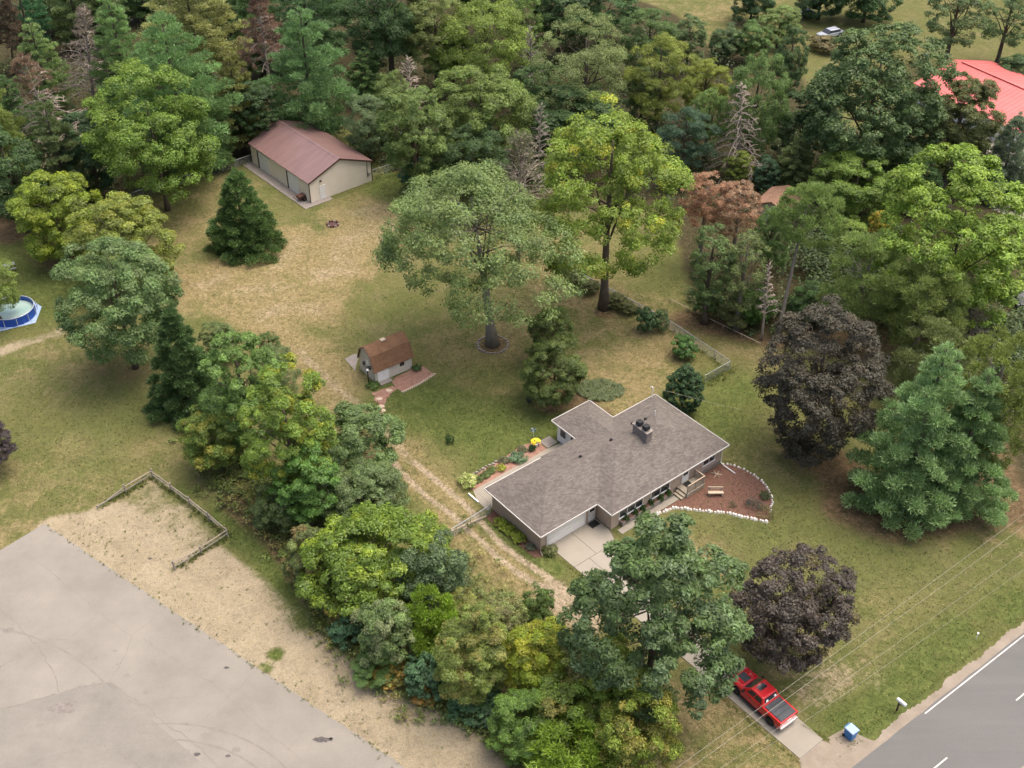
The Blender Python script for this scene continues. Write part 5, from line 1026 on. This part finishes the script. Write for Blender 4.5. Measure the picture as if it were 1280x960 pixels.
shrub('yellow-brown shrub at the bottom right of the shrub row', (745,858,850,985), (0.126,0.151,0.025), 'shrI', 48, (.19,.15,.04), .35)
# --- front yard
broad('oak_tree', 'big dark green oak beside the concrete drive', (716,642,925,897), 1.9, (.068,.094,.036), 'oakfront', 120, (.078,.105,.055), .35, 'egg', .15, cover=2.5, ls=1.2, limbs=26, tr=.42, low=-.75, spread=(.6, 1.1))
broad('crimson_maple', 'round dark purple maple by the overhead wires', (917,686,1066,836), 1.2, (.052,.036,.038), 'purA', 76, (.1,.075,.03), .06, lump=.13, tr=.28)
broad('purple_beech', 'large dark purple-brown tree right of the house', (943,378,1106,582), .15, (.042,.033,.028), 'purB', 90, (.075,.055,.044), .2, lump=.15, cover=2.5, limbs=22, low=-1.0, tr=.4)
broad('crimson_maple', 'dark purple tree just entering the left frame edge', (-62,518,13,590), .8, (.045,.03,.038), 'purA')
conifer('white_pine', 'tall soft green pine on the right, left of two stems', (1042,430,1196,664), (0.115,0.152,0.076), 'pineF', 'cone', .4, dens=1.1)
conifer('white_pine', 'shorter right-hand twin of the soft green front pine', (1112,464,1242,658), (0.109,0.145,0.071), 'pineG', 'cone', .4, dens=1.1)
broad('arborvitae', 'dark egg-shaped evergreen bush behind the house', (830,452,881,518), .05, (.03,.055,.022), 'arbA', 110, cover=4.5, lump=.04, shape='egg', low=-.95, ls=.7, cat='shrub')
shrub('small round green bush on the back fence line', (840,419,872,449), (0.055,0.100,0.030), 'arbB', group='bushes along the back fence')
shrub('dark round bush on the fence, left of a pale one', (795,384,822,416), (0.045,0.075,0.034), 'arbB', group='bushes along the back fence')
shrub('pale loose bush touching the dark fence bush', (814,386,836,414), (0.090,0.115,0.055), 'shrB', group='bushes along the back fence')
for i, (x, y, r) in enumerate(((722,348,11),(738,358,12),(772,375,13),(785,384,11))):
    shrub(['brownish weedy clump by the brush pile', 'second weedy clump along the back fence', 'weedy clump just right of the tall yellow-green trunk', 'weedy clump nearest the dark fence bush'][i], (x-r, y-r*.8, x+r, y+r*.8), (.1,.095,.04), 'shrH', 18, group='weeds along the back fence')
# --- right-hand woods
W3 = 'trees of the woods on the right'
broad('oak_tree', 'huge dark oak in front of the coral roof', (1000,34,1184,222), 3, (.066,.092,.038), 'oakB', 130, (.085,.11,.048), .3, lump=.14, group=W3, ls=1.45, cover=2.6)
broad('oak_tree', 'brownish olive side tree right of the huge oak', (1150,84,1246,228), 2, (.078,.08,.03), 'sideO', 56, group=W3, cover=3.0)
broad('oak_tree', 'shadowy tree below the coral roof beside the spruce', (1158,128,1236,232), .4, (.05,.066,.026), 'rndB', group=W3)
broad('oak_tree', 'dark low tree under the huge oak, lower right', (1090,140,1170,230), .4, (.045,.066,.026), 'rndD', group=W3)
broad('oak_tree', 'green oak behind the dead grey conifer', (903,66,988,198), 2, (.085,.12,.042), 'rndD', group=W3)
broad('shade_tree', 'dark green slim tree between green oak and huge oak', (962,26,1012,140), 2, (.055,.08,.032), 'rndC', group=W3)
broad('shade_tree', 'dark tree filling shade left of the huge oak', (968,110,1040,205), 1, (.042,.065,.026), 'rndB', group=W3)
broad('shade_tree', 'round dark blue-green tree right of the tall yellow tree', (820,128,892,222), 1, DKB, 'rndF', group=W3)
broad('shade_tree', 'green sapling between dark round tree and dead conifer', (860,104,912,196), 1, (.09,.125,.036), 'rndA', group=W3)
broad('shade_tree', 'low blue-green bush by the hidden outbuilding', (940,192,976,240), .3, (.05,.085,.05), 'rndC', group=W3)
conifer('white_pine', 'pale young conifer above the hidden outbuilding', (966,168,1014,240), (0.127,0.137,0.069), 'pineB', 'pine', .5, group=W3)
broad('shade_tree', 'yellow-green bush under the dead grey conifer', (904,184,944,236), .2, (.125,.14,.03), 'rndB', group=W3)
broad('shade_tree', 'round yellow-green bush left of orange-tipped maple', (1014,186,1122,284), .3, (.105,.14,.03), 'mapD', group=W3)
broad('shade_tree', 'dark green bush above the orange-tipped maple', (1112,184,1174,258), .5, (.045,.08,.026), 'rndF', group=W3)
broad('maple_tree', 'large yellow-green maple with orange tips at right', (1096,194,1296,418), 2.2, (.128,.172,.03), 'mapG', 120, (.15,.185,.03), .3, lump=.15, group=W3, tr=.35, ls=1.25)
shrub('bright orange-tipped branch bush left of the yellow maple', (1088,262,1114,298), (0.180,0.180,0.027), 'shrE', alt=(.36,.19,.04), altf=.35, group=W3, clear=6)
conifer('spruce_tree', 'blue-grey spruce in front of the workshop yard', (1206,142,1280,254), (.1,.112,.085), 'spruceA', 'spruce', .4, group=W3, dens=1.1)
broad('dying_tree', 'red-brown dying tree behind the back lawn', (852,206,912,292), 5, (.25,.122,.085), 'russA', 44, (.24,.14,.105), .4, cover=1.1, limbs=20, bark='bark_grey', group=W3, ls=.8)
broad('dying_tree', 'red-brown crown right of the other dying crown', (892,220,952,304), 4.5, (.24,.122,.088), 'russB', 40, (.22,.145,.115), .4, cover=1.1, limbs=18, bark='bark_grey', group=W3, ls=.8)
broad('thin_tree', 'slender green-leaved tree under the red-brown crowns', (862,272,918,388), 2.2, (.078,.105,.04), 'thinA', 34, cover=1.0, limbs=14, bark='bark', group=W3, ls=.9)
broad('thin_tree', 'slender tree with bare stems left of the leaning pine', (902,280,960,398), 2.0, (.098,.112,.045), 'thinB', 34, cover=.9, limbs=14, bark='bark_grey', group=W3, ls=.9)
broad('thin_tree', 'fresh green small tree between slender trees and pine', (940,250,990,340), 2.5, (.085,.125,.042), 'rndA', group=W3)
broad('scots_pine', 'leaning scots pine with bare pale trunk by the woods', (966,220,1050,318), 9, (.118,.148,.05), 'scotsA', 40, mode='needle', lwf=.22, ls=1.5, cover=1.5, bark='bark_grey', group=W3, limbs=22, tr=.3, base=(971,424))
broad('scots_pine', 'olive pine right of the leaning scots pine', (1030,284,1134,420), 3, (.125,.15,.054), 'scotsB', 46, mode='needle', lwf=.22, ls=1.5, cover=1.5, bark='bark_grey', group=W3, limbs=16)
broad('scots_pine', 'olive pine above the soft green front pine', (1102,310,1214,446), 3, (.128,.145,.05), 'scotsC', 46, mode='needle', lwf=.22, ls=1.5, cover=1.5, bark='bark_grey', group=W3, limbs=18)
broad('scots_pine', 'yellow-olive pine at right edge behind the front pine', (1182,392,1304,606), 1.5, (.135,.148,.046), 'scotsD', 60, mode='needle', lwf=.22, ls=1.5, cover=1.4, bark='bark_grey', group=W3, limbs=18)
broad('scots_pine', 'shaded olive tree between front pine and right edge pine', (1120,400,1225,520), 1, (.1,.108,.045), 'scotsB', mode='needle', lwf=.22, bark='bark_grey', group=W3)
shrub('yellow-green bush in the gap left of the orange tips', (1040,272,1088,318), (0.117,0.151,0.031), 'shrA', group=W3)
dead_tree('dead_conifer', 'bare grey dead conifer with drooping limbs, right woods', (922,228), (928,104), 74, 'bark_dead', None, .35, 1.2, .1)
dead_tree('dead_tree', 'grey dead brush at the right behind olive pines', (1214,445), (1213,345), 36, 'bark_grey', ((.2,.16,.11), .1, 14), -.1, .9, .1)
dead_tree('dead_tree', 'thin bare stems beside the leaning pine trunk', (952,425), (962,330), 30, 'bark_dead', None, -.4, .6, .35)
shrub('dense green bush at the foot of the slender trees', (868,358,905,398), (0.055,0.085,0.028), 'shrA', group=W3)
shrub('bright ground bush between bare trunks', (925,360,968,412), (0.065,0.110,0.025), 'shrB', group=W3)
shrub('dark low bush at the foot of scots pine', (985,350,1040,405), (0.050,0.085,0.026), 'shrC', group=W3)
shrub('brownish undergrowth bush below slender bare-stemmed tree', (896,360,940,408), (0.108,0.106,0.045), 'shrH', group=W3)
# far field edge
broad('shade_tree', 'round dark tree alone in the far field, top edge', (914,-32,968,28), .05, (.04,.068,.03), 'farB', low=-.95, n=40, group=W3)
broad('shade_tree', 'dark tree clump left part at the top right field', (996,-52,1062,24), .05, (.04,.066,.03), 'farB', low=-.95, n=40, group=W3)
broad('shade_tree', 'dark tree clump right part at the top right field', (1048,-50,1124,28), .05, (.042,.072,.028), 'farB', low=-.95, n=40, group=W3)
shrub('grey-green bush row left part below the far field', (888,32,930,78), (0.070,0.095,0.045), 'shrB', group=W3, n=30)
shrub('green bush row middle part below the far field', (918,28,966,80), (0.075,0.112,0.036), 'shrA', group=W3, n=30)
broad('shade_tree', 'pale green bush just left of the black far car', (948,3,1002,58), .3, (.105,.13,.045), 'rndB', group=W3)
shrub('brown hedge in front of the far silver car', (1012,44,1050,66), (0.126,0.095,0.054), 'shrE', group=W3, n=20)
broad('thin_tree', 'thin open tree behind the coral roof, left one', (1160,-45,1232,76), 2, (.075,.098,.045), 'thinA', bark='bark', group=W3)
broad('thin_tree', 'thin open tree behind the coral roof, right one', (1228,-30,1296,70), 2, (.07,.1,.045), 'thinB', bark='bark', group=W3)
shrub('dark bush behind the coral roof at right edge', (1248,68,1300,108), (0.050,0.078,0.035), 'shrB', group=W3)
# --- garden plants
GP = 'plants of the house garden beds'
def plant(label, loc, r, h, col, key, alt=None, altf=0, cat='plant', name='garden_plant', mode='leaf', lwf=.6):
    rg = np.random.default_rng(hashs(label)); par = empty(name, (loc[0], loc[1], 0), 0, label, cat, GP)
    def bld():
        r2 = np.random.default_rng(hashs(key)); C, RR, O = lay_round(r2, r, h/2, 12, 'dome', .2, -.5); return leaves(key, r2, C, RR, O, 900, max(.09, r*.22), max(.09, r*.22)*lwf, mode, .25, altf)
    o = add_crown(par, key, h*.5, r, h/2, col, alt, bld); o.name = 'foliage'; MB().cyl((0, 0), .03, -.05, h*.6, 5).build('stem', M['bark'], par)
plant('pale yellow-green variegated bush at back walk corner', H2(.75, 12.0), .95, 1.0, (.24,.26,.09), 'plA', (.34,.34,.16), .4)
plant('yellow-green hosta beside the back walk', H2(4.7, 11.7), .5, .45, (.2,.19,.03), 'plA')
plant('blue-green low juniper in the back bed', H2(7.1, 11.9), .85, .6, (.1,.14,.09), 'plB')
plant('dark small shrub in the back garden bed', H2(9.0, 11.9), .35, .7, (.04,.07,.03), 'plB')
for i, (b_, a_, lb) in enumerate(((2.0,11.8,'low green plant nearest the pale corner bush'),(2.9,12.0,'olive plant left of the yellow-green hosta'),(3.7,12.2,'rear olive plant behind the yellow-green hosta'),(5.6,12.4,'small grey plant in middle of back bed'),(8.1,12.6,'grey plant behind the blue-green juniper'))):
    plant(lb, H2(b_, a_), .5, .45, (.1,.12,.045) if i < 3 else (.12,.11,.07), 'plB')
for i, (b_, a_, lb) in enumerate(((-.1,5.7,'yellow-green hosta by garage wall, nearest the gate'),(-.05,5.0,'second hosta from the gate by garage wall'),(.05,4.2,'third hosta from the gate by garage wall'),(.05,3.4,'largest bright hosta by the garage brick wall'),(.0,2.8,'hosta nearest the garage front corner'))):
    plant(lb, H2(b_-.15, a_), .6, .6, (.13,.15,.02), 'plA', (.18,.19,.03), .3)
plant('low grey plant at the garage front corner bed', H2(-.05, 1.4), .45, .35, (.12,.12,.09), 'plB')
plant('round brownish-green bush at the garage corner by the drive', H2(1.0, -.2), .62, .8, (.1,.1,.04), 'plC', name='round_bush', cat='shrub')
for i, b_ in enumerate((9.2, 10.4, 11.4, 12.6, 13.8, 14.8)):
    plant(['planter shrub nearest the drive', 'second planter shrub along the front wall', 'third planter shrub along the front wall', 'fourth planter shrub along the front wall', 'fifth planter shrub along the front wall', 'planter shrub nearest the porch steps'][i], H2(b_, -1.75), .3, 1.0, (.05,.085,.03), 'plB')
plant('purple-grey spiky plant in mulch bed tip', G(941, 634), .75, .8, (.07,.075,.075), 'plD', mode='needle', lwf=.2)
plant('dull green plant at mulch bed edge by the stones', G(955, 622), .5, .6, (.08,.085,.045), 'plB'); plant('brownish ground plant at the mulch bed tip', G(958, 642), .9, .35, (.12,.1,.05), 'plD', mode='needle', lwf=.2)
plant('sparse grey tuft in the middle of the mulch bed', G(916, 632), .4, .3, (.12,.105,.06), 'plD', mode='needle', lwf=.2)
plant('small evergreen seedling alone on the back lawn', G(562, 553), .42, 1.0, (.03,.055,.018), 'plC', name='sapling')
plant('green plant at the foot of the lamp post', (-15.4, 100.35), .7, .5, (.07,.1,.03), 'plB'); plant('dark plant at right end of the shed wall', (-10.7, 103.4), .5, .6, (.05,.08,.03), 'plB')
# oval of pale ground cover on the back lawn
gc = G(750, 488); rgc = np.random.default_rng(4); a = rgc.uniform(0, 6.28, 380); r = np.sqrt(rgc.random(380)); Cc = np.stack([gc[0]+2.6*r*np.cos(a), gc[1]+1.9*r*np.sin(a), np.full(380, .12)], 1)
me = leaves('ground_cover', rgc, Cc, np.tile([.3, .3, .18], (380, 1)), np.tile([0, 0, 1.], (380, 1)), 9000, .17, .11, 'leaf', .2); o = link('ground_cover', me); o.color = (.16,.2,.085,1); o["alt_color"] = (.16,.2,.085); tag(o, 'oval patch of pale green ground cover on the back lawn', 'ground cover', kind='stuff')
# undergrowth under the woods, weeds along hedge and sandy plot: uncountable
def scatter(name, label, cat, regions, col, n_cl, per, size, zr, alt=None, altf=.0, mode='leaf', lwf=.6, seed=1):
    rg = np.random.default_rng(seed); C = []
    for pts, wd in regions:
        P_ = [np.array(G(*p)[:2]) for p in pts]; seg = np.array([np.linalg.norm(b-a) for a, b in zip(P_[:-1], P_[1:])]); k = int(n_cl*1.0/len(regions))
        for i in rg.choice(len(seg), k, p=seg/seg.sum()):
            t = rg.random(); c = P_[i]+(P_[i+1]-P_[i])*t+rg.normal(0, wd/2.5, 2); C.append((c[0], c[1], rg.uniform(*zr)))
    C = np.array(C); RR = np.stack([rg.uniform(.35, .9, len(C))*size[0]]*2+[rg.uniform(.5, 1, len(C))*size[1]], 1); O = np.tile([0, 0, 1.], (len(C), 1))
    me = leaves(name, rg, C, RR, O, len(C)*per, size[2], size[2]*lwf, mode, .3, altf, spread=(.2, 1.1)); o = link(name, me); paint_leaf(o, col, alt); return tag(o, label, cat, kind='stuff')
WR = [([(-60,215),(60,250),(150,225)],8), ([(-20,100),(120,110),(200,150),(300,150)],18), ([(0,20),(200,30),(420,20)],22), ([(440,170),(500,180),(560,205),(660,225)],10), ([(420,60),(560,90),(700,120)],18), ([(660,170),(760,165),(830,195),(900,230)],14), ([(700,60),(850,100)],16), ([(960,160),(1010,190),(1130,230)],13), ([(985,330),(1060,340),(1110,370)],9), ([(1130,390),(1200,400),(1280,460)],10)]
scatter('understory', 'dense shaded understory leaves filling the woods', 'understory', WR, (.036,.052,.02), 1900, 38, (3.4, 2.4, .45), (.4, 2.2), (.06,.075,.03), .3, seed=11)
scatter('undergrowth', 'dark leafy undergrowth beneath the woods', 'undergrowth', [([(-60,230),(60,262),(150,235)],8), ([(20,160),(200,150),(300,150)],14), ([(440,190),(500,200),(560,225),(660,235)],8), ([(660,190),(760,180),(830,215),(900,250)],14), ([(880,370),(960,395),(1050,390)],5), ([(960,240),(1060,280),(1100,320)],10), ([(1130,400),(1200,430),(1280,470)],9), ([(900,200),(1000,210),(1150,250)],12)], (.045,.065,.024), 1500, 26, (1.3, 1.0, .34), (.1, 1.1), (.09,.08,.04), .2, seed=3)
scatter('hedge_weeds', 'tangled weeds and vines along the hedgerow foot', 'weeds', [([(262,598),(300,628),(345,668),(395,730),(415,795),(470,852),(540,888),(620,915)],2.2), ([(380,600),(430,660),(520,700),(600,770),(700,830)],7), ([(265,540),(330,600),(400,660)],5)], (.085,.1,.03), 1100, 24, (.9, .7, .25), (.05, .5), (.17,.13,.05), .25, seed=5)
scatter('sand_weeds', 'small weed tufts dotting the sandy lot margin', 'weeds', [([(57,657),(160,727),(300,822),(420,902),(505,958)],.25), ([(90,650),(200,740),(330,830),(480,935)],1.2), ([(140,640),(230,660),(250,690)],5), ([(260,700),(360,770),(430,850),(560,940)],5)], (.12,.115,.05), 420, 12, (.22, .14, .12), (.0, .05), (.1,.12,.03), .4, 'needle', .3, 7)
scatter('verge_grass', 'ragged grass tufts along the gravel road shoulder', 'grass', [([(1070,915),(1110,895),(1165,856),(1222,812),(1285,768)],.3), ([(1000,905),(1035,926)],.3), ([(890,862),(1000,955)],.3), ([(700,700),(760,745)],.3)], (.15,.15,.055), 1500, 8, (.18, .06, .1), (.0, .02), (.2,.17,.08), .4, 'needle', .3, 13)
def lawn_tufts(name, label, col, n, want, seed, zmax=.09, size=(.16, .045)):
    rg = np.random.default_rng(seed); x = rg.uniform(-62, 62, n*6); y = rg.uniform(50, 150, n*6)
    ix = np.clip(np.searchsorted(gx, x), 0, NX-1); iy = np.clip(np.searchsorted(gy, y), 0, NY-1); k = iy*NX+ix
    p = np.clip(want(k), 0, 1)*np.clip(1.6*(60/np.hypot(y, 20))**2, 0, 1)
    ok = rg.random(len(x)) < p; lx, ly = (x-HO[0])*hb[0]+(y-HO[1])*hb[1], (x-HO[0])*ha[0]+(y-HO[1])*ha[1]
    ok &= ~((lx > -.8) & (lx < 23.5) & (ly > -3.5) & (ly < 13)); ok &= ~((lx > 1.2) & (lx < 5.4) & (ly < 1) & (ly > -31)); t = (x-R0[0])*rn[0]+(y-R0[1])*rn[1]; ok &= t < -1.3
    lt = (x-LC[0])*(-ld[1])+(y-LC[1])*ld[0]; ok &= lt > .3; ok &= ~((np.abs(x+14) < 4.6) & (np.abs(y-102) < 4))
    x, y = x[ok][:n], y[ok][:n]; C = np.stack([x, y, np.full(len(x), .02)], 1); me = leaves(name, rg, C, np.tile([.16, .16, zmax], (len(x), 1)), np.tile([0, 0, 1.], (len(x), 1)), len(x)*3, size[0], size[1], 'needle', .3, spread=(.1, 1.1))
    o = link(name, me); paint_leaf(o, col); return tag(o, label, 'grass', kind='stuff')
lawn_tufts('grass_tufts', 'green grass tufts scattered through the lawns', (.085,.105,.032), 26000, lambda k: .35+.9*lush[k]-1.5*sand[k]-dirt[k]-woods[k]-.5*dry[k], 21)
lawn_tufts('straw_tufts', 'dry straw-coloured grass tufts on the parched lawn', (.2,.165,.085), 20000, lambda k: .25+.9*dry[k]-1.5*sand[k]-.6*dirt[k]-woods[k]-.4*lush[k], 22)
scatter('fence_weeds', 'tall grass growing along the fences', 'weeds', [([(122,636),(191,597)],.6), ([(191,597),(285,671)],.6), ([(285,671),(219,712)],.6), ([(700,338),(760,370),(836,411),(912,462)],.8), ([(135,262),(230,230),(317,202)],.8), ([(912,462),(880,480)],1.2)], (.11,.12,.04), 700, 14, (.3, .3, .22), (.0, .12), (.16,.14,.06), .4, 'needle', .25, 9)
